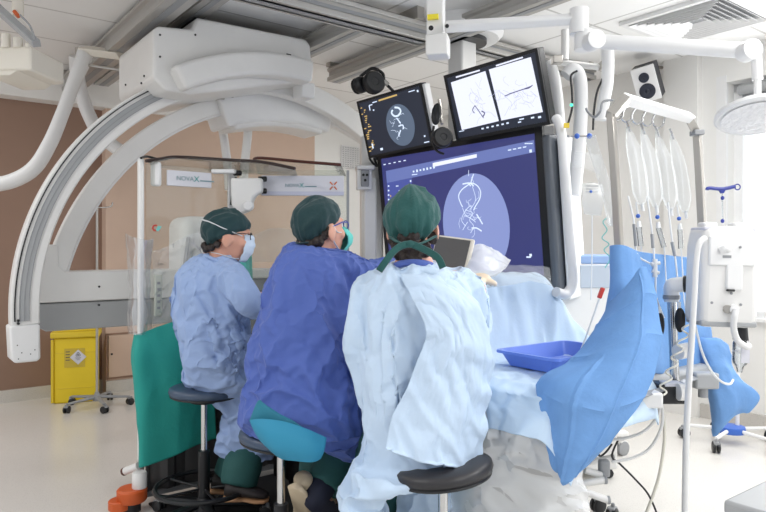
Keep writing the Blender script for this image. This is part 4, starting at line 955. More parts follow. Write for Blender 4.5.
MB().box(P(503, 442, 2.24), (0.07, 0.03, 0.02)).build('body', M_['grey'], dv, bev=0.004); MB().box(P(502, 434, 2.24), (0.02, 0.03, 0.05)).build('tap', M_['greyp'], dv, bev=0.004)
# tray
q = [on_z(x, y, 0.855) for x, y in ((495, 351), (549, 359), (563, 338))]
v1 = q[1] - q[0]; v2 = q[2] - q[0]
uw = room(q[0]); TA, TB = uw[0], uw[1]; TWa, TWb = 0.40, 0.27
tz = 0.805
tr = thing('tray', 'rectangular blue plastic tray lying on the pale table drape', 'tray', RM(TA + TWa / 2, TB - TWb / 2, tz))
T = RZ @ Matrix.Translation((TA + TWa / 2, TB - TWb / 2, tz))
def rr(w, d, r, z, n=5):
    out = []
    for cx, cy, a0 in ((w / 2 - r, d / 2 - r, 0), (-w / 2 + r, d / 2 - r, pi / 2), (-w / 2 + r, -d / 2 + r, pi), (w / 2 - r, -d / 2 + r, 1.5 * pi)):
        for k in range(n + 1):
            a = a0 + pi / 2 * k / n; out.append(Vector((cx + r * cos(a), cy + r * sin(a), z)))
    return out
MB(T).loft([rr(.335, .205, .02, 0.0), rr(.385, .255, .025, .05), rr(.405, .275, .03, .052), rr(.405, .275, .03, .047), rr(.41, .28, .03, .047), rr(.41, .28, .03, .056), rr(.382, .252, .025, .056), rr(.332, .202, .02, .005)]).build('basin', M_['tray'], tr, sharp=50)
# clear wrapped things on the mound
def wadsheet(label, ctrl, nu=30, nv=24, wr=0.014, f=12, seed=1, m='film'):
    MB().sheet(patch(ctrl, nu, nv, wr, f, seed)).build('plastic_wrap', M_[m], None, tag=(label, 'plastic wrap', 'clear plastic on the drape'))
wadsheet('peaked clear plastic bag standing on the drape below the huge screen', [[(468, 262, 2.62), (476, 246, 2.66), (492, 251, 2.7), (511, 260, 2.72)], [(464, 270, 2.55), (480, 262, 2.55), (494, 264, 2.58), (506, 268, 2.62)], [(462, 281, 2.5), (480, 278, 2.5), (494, 277, 2.52), (504, 272, 2.56)]], seed=5, m='haze')
wadsheet('flat clear plastic spread over the drape edge below the huge screen', [[(470, 278, 2.5), (500, 268, 2.62), (530, 266, 2.78), (548, 269, 2.86)], [(476, 284, 2.42), (505, 278, 2.5), (532, 275, 2.62), (550, 278, 2.72)], [(484, 290, 2.36), (508, 287, 2.42), (534, 283, 2.52), (554, 288, 2.6)]], seed=8, wr=0.012, m='bag')
T = MON(P(451, 254, 2.6), -20, 8, -22)
tp = thing('tablet', 'small screen in white frame half hidden right of the nearest person head', 'screen', T.translation)
MB(T).box((0, 0.012, 0), (0.16, 0.02, 0.15)).build('casing', M_['cream'], tp, bev=0.006)
MB(T).box((-.004, 0, 0), (0.14, 0.004, 0.13)).build('screen', M_['dark'], tp)
MB().tube([P(478, 284, 2.38), P(488, 282.5, 2.36)], .006, 8).build('blue_clip', M_['navy'], None, tag=('tiny blue clip on the drape beside the gloved hand', 'clip'))
# red clip on a thin line over the tray
rc = thing('line_clip', 'red clip on a thin white line rising out of the blue tray', 'clip', P(601, 293, 2.1))
MB(frame(P(601, 293, 2.1), P(604, 286, 2.1) - P(599, 299, 2.1))).box((0, 0, 0), (0.018, 0.012, 0.036)).build('clip_body', M_['red'], rc, bev=0.003)
MB().tube([P(599, 299, 2.1), P(592, 320, 2.12), P(584, 342, 2.16), P(576, 362, 2.22)], .003, 6, 6).build('line', M_['strap'], rc)
# ================= hanging frame with bags =================
PL = [P(611, 113, 2.25), P(613.5, 150, 2.25), P(617, 205, 2.25), P(620, 262, 2.25), P(624, 318, 2.25)]
fr_ = thing('bag_frame', 'steel arch frame with hooks holding clear fluid bags, right of the screens', 'frame', P(619, 318, 2.25))
def strip(pts, w, d, nm, m, yaw=TH):
    b = MB(); rings = []
    ax = Vector((cos(yaw), sin(yaw), 0)); ay = Vector((-sin(yaw), cos(yaw), 0))
    for p in pts: rings.append([p + ax * (w / 2) * sx + ay * (d / 2) * sy for sx, sy in ((-1, -1), (1, -1), (1, 1), (-1, 1))])
    return b.loft(rings).build(nm, M_[m], fr_, bev=0.003)
strip(PL, 0.024, 0.026, 'left_post', 'steel')
LT, RT = P(622, 96, 2.28), P(690, 117, 2.62)
def bar(p0, p1, w, h, nm, m):
    return MB().tube([p0, p1], w, 4, flat=h / w).build(nm, M_[m], fr_, bev=0.002)
bar(P(610, 116, 2.25), P(626, 98, 2.28), .024, .024, 'left_corner', 'steel'); bar(P(624, 99, 2.28), P(690, 118, 2.62), .024, .024, 'cross_bar', 'white2')
bar(P(688, 117, 2.62), P(697, 134, 2.64), .022, .022, 'right_corner', 'steel')
strip([P(697, 131, 2.64), P(699, 165, 2.64), P(702, 222, 2.64), P(706, 300, 2.64)], 0.026, 0.028, 'right_post', 'steel', TH)
MB().box(P(697, 133, 2.63), (0.04, 0.05, 0.02)).build('joint', M_['greyp'], fr_, bev=0.003)
hookx = [(623, 108), (632, 110), (643, 112), (653, 114), (664, 116)]
bags = []
for k, (hx_, hy_) in enumerate(hookx):
    Y = 2.29 + 0.068 * k
    MB().tube([P(hx_ + 9, hy_ - 2, Y + .03), P(hx_ + 3, hy_ - 1, Y), P(hx_, hy_ + 4, Y), P(hx_ - 1, hy_ + 9, Y), P(hx_ - 6, hy_ + 12, Y), P(hx_ - 10, hy_ + 9, Y), P(hx_ - 11, hy_ + 6, Y)], .0035, 8, 5).build('hook', M_['chrome'], fr_)
names = ['leftmost', 'second', 'third', 'fourth']
for k in range(4):
    x = 628 + 14.5 * k; Y = 2.32 + .075 * k; y0 = 127 + 2.5 * k
    bg_ = thing('fluid_bag', names[k] + ' clear fluid bag on the steel arch hooks, counting from the left post', 'bag', P(x + 6, y0 + 78, Y), 'clear bags on the arch')
    b = MB(); rings = []
    for i in range(13):
        t = i / 12; w = .041 * (sin(pi * min(1, t * 2.2 + .12) / 2) if t < .4 else 1) * (1 if t < .85 else 1 - (t - .85) * 4.4)
        cx, cy = x + 13 * t + 3 * sin(t * 3), y0 + 78 * t
        c = P(cx, cy, Y); dpt = .006 + .018 * t * (1 if t < .85 else 1 - (t - .85) * 5)
        rings.append([c + Vector((w * 1.15 * cos(a) * .8, dpt * sin(a) + w * .5 * cos(a), 0)) for a in [2 * pi * q_ / 18 for q_ in range(18)]])
    b.loft(rings).build('bag_film', M_['bag'], bg_)
    MB().tube([P(x - 2, y0 - 6, Y), P(x, y0 - 1, Y), P(x + 2, y0 + 5, Y)], .009, 8, flat=.3).build('hanger_tab', M_['fluid'], bg_)
    MB().tube([P(x + 14, y0 + 76, Y), P(x + 15, y0 + 84, Y)], .006, 8).build('port', M_['strap'], bg_)
for k, (x, y, x2) in enumerate(((638, 216, 641), (657.5, 217, 664), (679, 218.5, 681))):
    Y = 2.36 + .06 * k
    dc = thing('drip_chamber', ['left', 'middle', 'right'][k] + ' blue capped drip chamber hanging under the clear bags', 'drip chamber', P(x2, 250, Y), 'drip chambers under the bags')
    MB().ell(P(x, y, Y), (.008, .008, .008), n=12, m=8).build('blue_cap', M_['blue'], dc)
    a, bq = P(x + .5, y + 5, Y), P(x2, y + 30, Y)
    MB().cyl(a, P(x + 1, y + 11, Y), .006, .009, n=12).build('neck', M_['strap'], dc)
    MB().cyl(P(x + 1, y + 11, Y), bq, .0095, n=14).build('chamber', M_['fluid'], dc)
    MB().tube([bq, P(x2 + 1, y + 42, Y), P(x2 + 3, y + 80, Y - .05), P(x2 + 6, y + 96, Y - .08)], .0025, 6, 6).build('line', M_['strap'], dc)
    MB().tube([P(x - 2, y - 14, Y), P(x, y, Y)], .003, 6).build('upper_line', M_['strap'], dc)
for k, pts in enumerate(([(628, 196), (634, 222), (637, 254), (654, 268), (656, 296), (664, 318)], [(647, 196), (652, 232), (654, 256), (655, 276)], [(668, 202), (672, 240), (676, 264), (679, 300)])):
    ln = thing('infusion_line', ['left', 'middle', 'right'][k] + ' grey clamped infusion line between the drip chambers and the blue drape', 'tube', P(pts[-1][0], pts[-1][1], 2.3), 'infusion lines')
    MB().tube([P(x, y, 2.3 + .06 * k) for x, y in pts], .0035, 8, 6).build('line', M_['strap'], ln)
    MB().tube([P(pts[1][0], pts[1][1] + 2, 2.29 + .06 * k), P(pts[2][0] - 1, pts[2][1] - 8, 2.29 + .06 * k)], .008, 8, flat=.7).build('roller_clamp', M_['grey'], ln)
ck = thing('stopcock', 'white stopcock cluster on the line in front of the blue drape', 'stopcock', P(655, 268, 2.24))
MB().cyl(P(655, 259, 2.24), P(655, 277, 2.24), .008, n=12).build('body', M_['strap'], ck); MB().cyl(P(651, 264, 2.24), P(660, 263, 2.24), .006, n=12).build('side_port', M_['strap'], ck); MB().cyl(P(652, 271, 2.24), P(659, 273, 2.24), .006, n=12).build('lower_port', M_['strap'], ck)
# --- blue drape over the frame
bd = thing('blue_drape', 'big darker blue paper drape hung from the steel arch and swept over the table end', 'drape', P(570, 478, 1.75))
g = patch([[(613, 246, 2.23), (618, 245, 2.2), (625, 246, 2.22), (640, 252, 2.32), (665, 255, 2.45), (690, 258, 2.58), (704, 262, 2.66)],
           [(613, 280, 2.22), (619, 280, 2.18), (628, 280, 2.22), (645, 282, 2.34), (668, 284, 2.46), (690, 288, 2.58), (706, 292, 2.66)],
           [(606, 320, 2.22), (618, 322, 2.2), (632, 324, 2.24), (650, 326, 2.36), (672, 330, 2.48), (694, 334, 2.58), (712, 340, 2.66)],
           [(600, 360, 2.24), (618, 366, 2.22), (640, 372, 2.26), (660, 374, 2.38), (678, 374, 2.5), (700, 368, 2.58), (716, 366, 2.66)]], 44, 30, 0.012, 6, 31, Vector((0, 0, 1)))
MB().sheet(g).build('back_panel', M_['drape_blue'], bd, solid=0.004)
g = patch([[(612, 246, 2.21), (617, 245, 2.17), (624, 246, 2.17), (632, 251, 2.2), (638, 256, 2.22)],
           [(612, 274, 2.21), (618, 273, 2.16), (627, 273, 2.16), (636, 270, 2.18), (643, 270, 2.2)],
           [(609, 306, 2.2), (618, 304, 2.15), (630, 302, 2.12), (640, 296, 2.12), (652, 292, 2.15)]], 30, 30, 0.010, 9, 13, Vector((0, .2, 1)))
MB().sheet(g).build('post_wrap', M_['drape_blue'], bd, solid=0.004)
g = patch([[(608, 303, 2.12), (619, 294, 2.07), (631, 281, 2.03), (640, 268, 2.02), (646, 267, 2.03)],
           [(603, 316, 2.10), (615, 308, 2.03), (630, 298, 1.99), (645, 286, 1.98), (654, 288, 2.01)],
           [(590, 337, 2.07), (606, 331, 1.99), (626, 321, 1.95), (645, 314, 1.94), (659, 318, 1.97)],
           [(570, 362, 2.03), (592, 360, 1.92), (618, 352, 1.88), (642, 346, 1.87), (661, 346, 1.9)],
           [(541, 380, 2.0), (560, 388, 1.86), (590, 400, 1.80), (618, 402, 1.80), (646, 392, 1.84)],
           [(541, 412, 1.97), (556, 430, 1.84), (578, 440, 1.78), (602, 438, 1.78), (622, 426, 1.80)],
           [(548, 448, 1.93), (555, 460, 1.85), (566, 479, 1.78), (578, 470, 1.78), (591, 460, 1.80)], [(553, 457, 1.92), (558, 466, 1.85), (566, 481, 1.78), (574, 474, 1.78), (584, 466, 1.80)]], 70, 80, 0.007, 3.5, 17, None, folds=((.45, .36, 1.0, .5, .016, .006), (.22, 0, .18, 1, .009, .005), (.6, .04, .95, .3, .022, .010), (.42, 0, .38, 1, .008, .006), (.62, .1, .58, 1, .008, .006), (.8, 0, .77, 1, .009, .004), (.05, .7, 1, .72, .008, .004)))
MB().sheet(g).build('front_flap', M_['drape_blue'], bd, solid=0.004)
g = patch([[(690, 335, 2.62), (704, 338, 2.6), (718, 338, 2.6), (728, 345, 2.62)],
           [(700, 360, 2.6), (710, 362, 2.55), (722, 366, 2.55), (736, 375, 2.6)],
           [(706, 385, 2.6), (714, 388, 2.55), (728, 388, 2.55), (757, 395, 2.6)],
           [(711, 410, 2.6), (717, 412, 2.56), (730, 408, 2.55), (750, 409, 2.6)],
           [(714, 436, 2.62), (718, 434, 2.6), (724, 426, 2.58), (738, 412, 2.6)]], 30, 36, 0.012, 7, 41)
MB().sheet(g).build('tail', M_['drape_blue'], bd, solid=0.004)
# ================= injector on its arm =================
ij = thing('injector', 'white boxy contrast injector on an articulated arm at right, beside the window', 'injector', P(676, 400, 2.3))
T = Matrix.Translation(P(723, 276, 2.12)) @ Matrix.Rotation(radians(-3), 4, 'Z') @ Matrix.Rotation(radians(1.5), 4, 'Y') @ Matrix.Diagonal((.87, .9, .95, 1))
MB(T).loft([[Vector((x, y, -.172)) for x, y in ((-.095, -.05), (.095, -.05), (.1, .08), (-.1, .08))], [Vector((x, y, -.14)) for x, y in ((-.103, -.06), (.103, -.06), (.106, .09), (-.106, .09))],
            [Vector((x, y, .10)) for x, y in ((-.098, -.06), (.100, -.06), (.104, .09), (-.104, .09))], [Vector((x, y, .168)) for x, y in ((-.092, -.05), (.092, -.05), (.096, .08), (-.096, .08))]]).build('housing', M_['white'], ij, bev=0.022, seg=4)
MB(T).box((0, -0.062, .085), (.165, .012, .10)).build('upper_cover', M_['white2'], ij, bev=0.006)
MB(T).box((0.01, -0.062, .0), (.06, .012, .09)).build('middle_cover', M_['white2'], ij, bev=0.006)
MB(T).box((0, 0.015, .158), (.185, .12, .014)).build('top_plate', mat('pale_lilac_plastic', (214, 214, 224), .45), ij, bev=0.005)
MB(T).box((0, 0.01, -.158), (.20, .135, .02)).build('bottom_edge', M_['grey'], ij, bev=0.006)
for x in (-.055, .055): MB(T).box((x, 0.015, .172), (.05, .06, .02)).build('top_knob', M_['white2'], ij, bev=0.006)
for z in (.03, -.02): MB(T).cyl((.104, .01, z), (.118, .01, z), .013, n=16).build('side_button', M_['white2'], ij)
for x, z in ((.025, .098), (.036, -.092), (-.066, -.088), (0.004, -.02), (.002, -.055)): MB(T).cyl((x, -.0715 if z > .05 else -.0635, z), (x, -.058, z), .0045, n=10).build('screw', M_['greyp'], ij)
MB(T).box((-.02, -.0685, .066), (.03, .002, .009)).build('printed_mark', M_['greyp'], ij)
MB(T).tube([(-.045, -.07, .085), (-.03, -.078, .095), (-.015, -.066, .09)], .012, 12, 4).build('cable_gland', M_['white2'], ij)
MB(T).box((-.005, -.070, -.045), (.030, .010, .008)).build('black_plug', M_['black'], ij, bev=0.003)
MB(T).cyl((-.012, -.072, -.108), (-.012, -.056, -.108), .014, n=20).build('socket', M_['steel'], ij)
MB(T).cyl((.010, -.075, -.108), (.010, -.056, -.108), .017, n=20).build('socket_collar', M_['white2'], ij)
MB(T).tube([(.010, -.08, -.108), (.004, -.085, -.13), (.005, -.08, -.17), (.025, -.07, -.21), (.06, -.06, -.23), (.075, -.05, -.228)], .011, 12, 8).build('fluid_hose', M_['hose'], ij)
MB(T).cyl((.07, 0.0, -.17), (.07, 0.0, -.215), .022, .027, n=20).build('black_coupler', M_['black'], ij)
MB(T).lathe([(0, 0), (.008, 0), (.014, .02), (.024, .03), (.026, .04), (.026, .10), (.02, .108), (0, .108)], 20, Matrix.Translation((.07, 0, -.325))).build('syringe_bottle', M_['fluid'], ij)
MB(T).torus((.07, 0, -.255), .0268, .0012, None, 20, 6).build('bottle_band', M_['label'], ij)
MB(T).box((.075, -.0272, -.262), (.03, .002, .055)).build('bottle_label', M_['label'], ij)
MB(T).tube([(.09, 0, -.17), (.10, 0, -.22), (.098, 0, -.26), (.082, -.01, -.29)], .002, 6, 6).build('drip_wire', M_['strap'], ij)
# arm
MB().tube([P(690, 284, 2.22), P(676, 285, 2.24), P(672, 287, 2.25), P(671.5, 295, 2.26), P(671.5, 302, 2.26)], [.026, .026, .027, .025, .024], 18, 5).build('elbow', M_['white2'], ij)
MB().cyl(P(684, 284, 2.23), P(687, 284, 2.225), .029, n=22).build('black_ring', M_['black'], ij)
MB().cyl(P(671.5, 295, 2.26), P(671.5, 299, 2.26), .028, n=22).build('lower_ring', M_['greyp'], ij)
MB().cyl(P(671.5, 298, 2.26), P(675, 384, 2.26), .015, n=18).build('chrome_pole', M_['chrome'], ij)
MB().cyl(P(678, 352, 2.22), P(688, 350, 2.24), .026, n=22).build('clamp_knob', M_['white'], ij)
MB().box(P(669, 392, 2.22), (.11, .09, .065)).build('black_clamp', M_['black'], ij, bev=0.008)
MB().box(P(671, 383.5, 2.2), (.06, .05, .012)).build('clamp_label', M_['label'], ij, bev=0.002)
MB().cyl(P(678, 392, 2.16), P(688, 392, 2.16), .028, n=22).build('round_knob', M_['white'], ij)
MB().tube([P(640, 396, 2.02), P(664, 389, 2.22), P(712, 372, 2.6)], .017, 4, flat=.6).build('rail', M_['greyp'], ij, bev=0.002)
MB().box(P(646, 399, 2.1), (.09, .06, .05)).build('rail_clamp', M_['white'], ij, bev=0.008); MB().cyl(P(644, 404, 2.1), P(644, 415, 2.1), .012, n=14).build('clamp_stem', M_['greyp'], ij)
MB().box(P(704, 380, 2.46), (.09, .06, .06)).build('rail_clamp', M_['grey'], ij, bev=0.008); MB().cyl(P(703, 385, 2.46), P(703, 397, 2.46), .018, n=14).build('clamp_stem', M_['greyp'], ij)
for x, y, k in ((660, 325, 0), (680, 320, 1)):
    b_ = thing('black_bulb', ['black rubber bulb half hidden behind the blue drape flap', 'black rubber bulb just right of the chrome pole'][k], 'bulb', P(x, y + 14, 2.2), 'rubber bulbs')
    MB().ell(P(x, y, 2.2), (.014 if k == 0 else .017, .018, .042), n=18, m=12).build('bulb', M_['rubber'], b_); MB().cyl(P(x - 1, y - 12, 2.2), P(x - 1, y - 18, 2.2), .006, n=10).build('neck', M_['strap'], b_)
co_ = []
for i in range(120):
    t = i / 119; x = 691 - 30 * t + 4.5 * sin(t * 34); y = 318 + 77 * t + 0.0 * t
    co_.append(P(x, y, 2.12 + .015 * cos(t * 34)))
MB().tube(co_, .0032, 7).build('coiled_cable', M_['ivory'], None, tag=('thin coiled white cable wound down to the black clamp', 'cable'))
MB().tube([P(705, 238, 2.03), P(699, 244, 2.02), P(696, 262, 2.02), P(694, 300, 2.02), P(691, 350, 2.02), P(688, 400, 2.02), P(686, 450, 2.02), P(684, 560, 2.02)], .0095, 14, 8).build('white_hose', M_['hose'], None, tag=('thick white hose dropping from the injector to the floor', 'hose'))
MB().tube([P(694, 320, 2.1), P(702, 352, 2.1), P(712, 372, 2.12), P(722, 382, 2.15), P(730, 384, 2.2), P(733, 380, 2.25)], .004, 8, 6).build('white_tube', M_['strap'], None, tag=('thin white tube curving in front of the blue drape tail', 'tube'))
for lab, pts, r, m in (('ivory cable falling straight from the black clamp to the floor', [(661, 402), (664, 420), (664, 445), (658, 480), (646, 514), (640, 530)], .0055, 'ivory'),
                       ('grey white cable bowing left from the black clamp', [(660, 402), (658, 415), (646, 430), (630, 437), (612, 440)], .005, 'hose'),
                       ('second grey white cable bowing low from the black clamp', [(662, 404), (662, 425), (650, 448), (632, 458), (612, 462)], .005, 'hose'),
                       ('thin black cable lying on the floor below the casters', [(618, 440), (612, 456), (620, 464), (634, 478), (648, 494), (657, 514), (658, 522)], .0035, 'black'),
                       ('short black cable looping under the blue drape tip', [(612, 444), (606, 452), (600, 456), (597, 450)], .0035, 'black')):
    MB().tube([P(x, y, 2.2 if 'floor' not in lab else 2.25) for x, y in pts], r, 8, 8).build('cable', M_[m], None, tag=(lab, 'cable', 'cables at the table end'))
# blue top hook
bh = thing('blue_hook', 'small blue T shaped hanging hook on a clear rod above the injector', 'hook', P(723, 222, 2.15))
MB().tube([P(707, 190, 2.15), P(709, 188, 2.15), P(722, 189, 2.15), P(735, 186.5, 2.15)], .006, 8, 4).build('cross_bar', M_['navy'], bh)
MB().prism([(-.012, .0), (.012, .0), (.004, -.014), (-.004, -.014)], -.004, .004, Matrix.Translation(P(722, 189, 2.15))).build('centre', M_['navy'], bh)
MB().torus((0, 0, 0), .009, .002, Matrix.Translation(P(737.5, 187, 2.15)) @ Matrix.Rotation(pi / 2, 4, 'X'), 20, 6).build('ring', M_['navy'], bh)
MB().cyl(P(722, 192, 2.15), P(723, 222, 2.15), .0025, n=8).build('rod', M_['fluid'], bh)
for y in (198, 221): MB().ell(P(722.5, y, 2.15), (.006, .006, .007), n=12, m=8).build('blue_bead', M_['navy'], bh)
# ================= stand with blue hub at right =================
bp = on_z(731, 437, 0.04)
bs = thing('drip_stand', 'wheeled drip stand with blue round hub at the right edge', 'stand', (bp.x, bp.y, 0))
T = Matrix.Translation((bp.x, bp.y, 0))
MB(T).lathe([(0, .07), (.08, .07), (.085, .085), (.08, .11), (.03, .118), (0, .118)], 30).build('hub', M_['blue'], bs)
MB(T).cyl((0.04, 0, .11), (0.045, 0, 0.62), .012, n=14).build('pole', M_['white'], bs)
for k in range(5):
    a = radians(-135 + 72 * k); ex, ey = bp.x + .27 * cos(a), bp.y + .27 * sin(a)
    MB().tube([(bp.x + .06 * cos(a), bp.y + .06 * sin(a), .09), (ex, ey, .085)], [.012, .011], 8).build('leg', M_['white2'], bs)
    caster(bs, ex, ey, .034, a + .5)
# ================= wheeled base poking out under the blue drape =================
tp0 = on_z(605, 512, 0.03)
tw = thing('trolley', 'wheeled white trolley base poking out under the blue drape tip', 'trolley', (tp0.x, tp0.y, 0))
for (x0, y0, x1, y1, Y) in ((585, 470, 603, 476, 2.1), (568, 486, 605, 480, 2.08), (580, 490, 608, 500, 2.02), (590, 462, 612, 458, 2.3)):
    MB().tube([P(x0, y0, Y), P(x1, y1, Y)], .011, 10).build('bar', M_['white'], tw); MB().cyl(P(x1 - 1, y1, Y), P(x1 + 1.5, y1, Y), .013, n=12).build('end_cap', M_['greyp'], tw)
MB().box(P(604, 468, 2.12), (.035, .03, .055)).build('latch', M_['greyp'], tw, bev=0.008)
c1 = on_z(598, 506, .03); caster(tw, c1.x, c1.y, .034, .4)
c1 = on_z(612, 516, .03); caster(tw, c1.x, c1.y, .034, .9)
c1 = on_z(622, 455, .0)
cw = thing('caster_unit', 'white braked caster standing alone under the grey white cables', 'caster', (c1.x, c1.y, 0))
MB().box((c1.x - .02, c1.y, .13), (.10, .06, .03)).build('mount', M_['white'], cw, bev=0.008); MB().cyl((c1.x - .02, c1.y, .10), (c1.x - .02, c1.y, .13), .016, n=14).build('stem', M_['chrome'], cw)
MB().tube([(c1.x - .05, c1.y, .12), (c1.x - .2, c1.y + .05, .13)], .02, 10).build('leg', M_['white'], cw)
caster(cw, c1.x, c1.y, .042, .5, m='greyp')
# near table corner
nt_ = P(750, 512, 1.1) + Vector((.11, .20, 0))
T = Matrix.Translation((nt_.x + .22, nt_.y - .2, 0)) @ Matrix.Rotation(radians(37), 4, 'Z')
cr = thing('side_table', 'pale grey table corner cut by the bottom right edge of the picture', 'table', (nt_.x + .22, nt_.y - .2, 0))
MB(T).box((0.05, 0, .77), (.6, .5, .025)).build('table_top', M_['grey'], cr, bev=0.006)
for x, y in ((-.2, -.2), (.3, -.2), (.3, .2), (-.2, .2)): MB(T).cyl((x, y, 0), (x, y, .76), .015, n=12).build('leg', M_['steel'], cr)
MB(T).loft([rr(.26, .2, .02, .783), rr(.28, .22, .02, .80), rr(.285, .225, .02, .80), rr(.25, .19, .02, .787)], M=Matrix.Translation((.05, .06, 0))).build('shallow_dish', M_['greyp'], None, tag=('shallow grey dish on the table corner at bottom right', 'dish'))
# ================= hoses and gear behind the arch =================
def hose(label, pts, r, m='hose', grp='white hoses right of the huge screen', nm='hose'):
    return MB().tube([P(*p) for p in pts], r, 16, 8).build(nm, M_[m], None, tag=(label, nm, grp))
hose('thick white hose hanging straight with black cable beside it', [(566, 76, 3.3), (573, 70, 3.3), (579, 76, 3.3), (581, 95, 3.3), (580, 130, 3.3), (577, 165, 3.3), (574, 195, 3.3)], .034)
hose('pale hose arching beside the right edge of the upper monitor', [(547, 62, 3.5), (553, 72, 3.5), (557, 95, 3.5), (560, 130, 3.5), (563, 160, 3.45)], .03)
hose('long thin white tube running down right of the huge screen to the drape', [(556, 118, 3.1), (561, 130, 3.05), (565, 170, 3.0), (568, 215, 2.95), (572, 260, 2.9), (573, 282, 2.88), (566, 294, 2.85), (556, 292, 2.8)], .022)
hose('white hose dropping from the ceiling left of the loudspeaker', [(607, 40, 3.3), (608, 62, 3.3), (607, 84, 3.3), (604, 100, 3.3), (601, 120, 3.3)], .03)
hose('sloping clear corrugated hose meeting the left post of the arch', [(590, 136, 2.7), (594, 150, 2.7), (602, 175, 2.65), (609, 200, 2.6), (613, 222, 2.5)], .022, 'bag')
hb2 = thing('ceiling_boom', 'white ceiling boom bracket with chrome studs above the hanging hoses', 'boom', P(580, 66, 3.4))
MB().tube([P(556, 62, 3.5), P(606, 68, 3.4)], .03, 4, flat=.6).build('bar', M_['white'], hb2, bev=.004)
MB().cyl(P(565, 60, 3.48), P(565, 30, 3.48), .02, n=14).build('drop_rod', M_['white'], hb2); MB().cyl(P(603, 68, 3.4), P(603, 40, 3.4), .012, n=14).build('drop_rod', M_['white'], hb2)
for x, y in ((557, 60), (604, 66)): MB().box(P(x, y, 3.4), (.05, .05, .04)).build('stud', M_['steel'], hb2, bev=.004)
for lab, pts, m in (('black cable curling over the thick white hose', [(577, 71, 3.25), (571, 76, 3.24), (572, 92, 3.24), (572, 108, 3.24), (568, 124, 3.24)], 'black'),
                    ('dark cable dropping right of the thick white hose', [(605, 72, 3.3), (602, 80, 3.3), (597, 92, 3.3), (594, 110, 3.3), (593, 130, 3.3)], 'black'),
                    ('grey cable looping toward the arch corner', [(613, 100, 2.9), (603, 102, 2.9), (600, 112, 2.9), (594, 117, 2.95), (588, 112, 3.0), (586, 108, 3.0)], 'greyp')):
    hose(lab, pts, .0055, m, 'cables behind the arch', 'cable')
cl2 = thing('hose_clip', 'rod with two blue knobs joining the hanging hoses', 'clip', P(584, 136, 3.0))
MB().cyl(P(571, 136, 3.0), P(590, 136, 3.0), .005, n=10).build('rod', M_['steel'], cl2)
for x in (577, 589.5): MB().ell(P(x, 136, 2.98), (.012, .012, .013), n=14, m=8).build('blue_knob', M_['blue'], cl2)
MB().ell(P(571.5, 105, 3.22), (.009, .006, .008), n=10, m=6).build('green_lamp', M_['led'], None, tag=('small glowing green light on the black hanging cable', 'light'))
MB().box(P(566.5, 125.5, 3.0), (.024, .01, .022)).build('yellow_tag', M_['yellow2'], None, tag=('small yellow tag on the white tube beside the screen edge', 'tag'))
g = patch([[(575, 152, 3.2), (590, 153, 3.2), (602, 156, 3.2)], [(573, 166, 3.2), (588, 170, 3.18), (600, 176, 3.2)]], 14, 10, .008, 10, 3)
MB().sheet(g).build('hanging_wrap', M_['bag'], None, tag=('small clear wrap hanging under the blue knobs', 'plastic wrap'))
bgx = thing('small_pouch', 'small printed clear pouch hanging between screen edge and arch post', 'pouch', P(592, 215, 3.1))
MB().sheet(patch([[(582, 184, 3.1), (592, 183, 3.1), (603, 186, 3.1)], [(582, 200, 3.08), (592, 200, 3.08), (603, 202, 3.08)], [(584, 214, 3.1), (592, 215, 3.1), (601, 216, 3.1)]], 10, 10, .004, 9, 5)).build('film', M_['bag'], bgx, solid=.006)
for y in (186, 189, 192): MB().box(P(592, y, 3.09), (.06, .002, .005)).build('print_line', M_['grey'], bgx)
MB().ell(P(591, 191.5, 3.08), (.007, .007, .007), n=10, m=6).build('blue_port', M_['blue'], bgx)
MB().tube([P(592, 214, 3.1), P(592, 250, 3.1), P(591, 300, 3.1)], .003, 6, 5).build('line', M_['strap'], bgx)
MB().tube([P(608, 217, 2.6), P(603, 222, 2.6), P(607, 230, 2.6), P(602, 238, 2.6), P(609, 244, 2.6), P(604, 250, 2.6), P(610, 258, 2.6), P(605, 268, 2.6)], .0022, 6, 8).build('cyan_line', M_['cyan'], None, tag=('thin curly cyan line beside the left arch post', 'tube'))
am = P(578, 285, 3.45)
an = thing('anaesthesia_unit', 'white and blue medical unit standing behind the drape right of the huge screen', 'medical unit', (am.x, am.y + .2, 0))
T = Matrix.Translation((am.x + .03, am.y + .2, 0)) @ Matrix.Rotation(radians(5), 4, 'Z')
MB(T).box((0, 0, .60), (.36, .36, 1.1)).build('body', M_['white'], an, bev=.015); MB(T).box((0.0, -.01, 1.17), (.34, .34, .05)).build('blue_top', mat('pale_blue_plastic', (150, 178, 220), .5), an, bev=.01)
MB(T).box((.05, -.183, 1.08), (.16, .012, .12)).build('display', mat('pale_display', (190, 200, 212), .3), an, bev=.003); MB(T).box((-.09, -.183, 1.05), (.12, .012, .1)).build('outlet_panel', M_['white2'], an, bev=.003)
for k in range(6): MB(T).cyl((-.12 + .035 * (k % 3), -.195, 1.03 + .035 * (k // 3)), (-.12 + .035 * (k % 3), -.185, 1.03 + .035 * (k // 3)), .007, n=10).build('outlet', M_['greyp'], an)
for x, y in ((-.14, -.14), (.14, -.14), (.14, .14), (-.14, .14)):
    w_ = T @ Vector((x, y, 0)); caster(an, w_.x, w_.y, .025, 0)
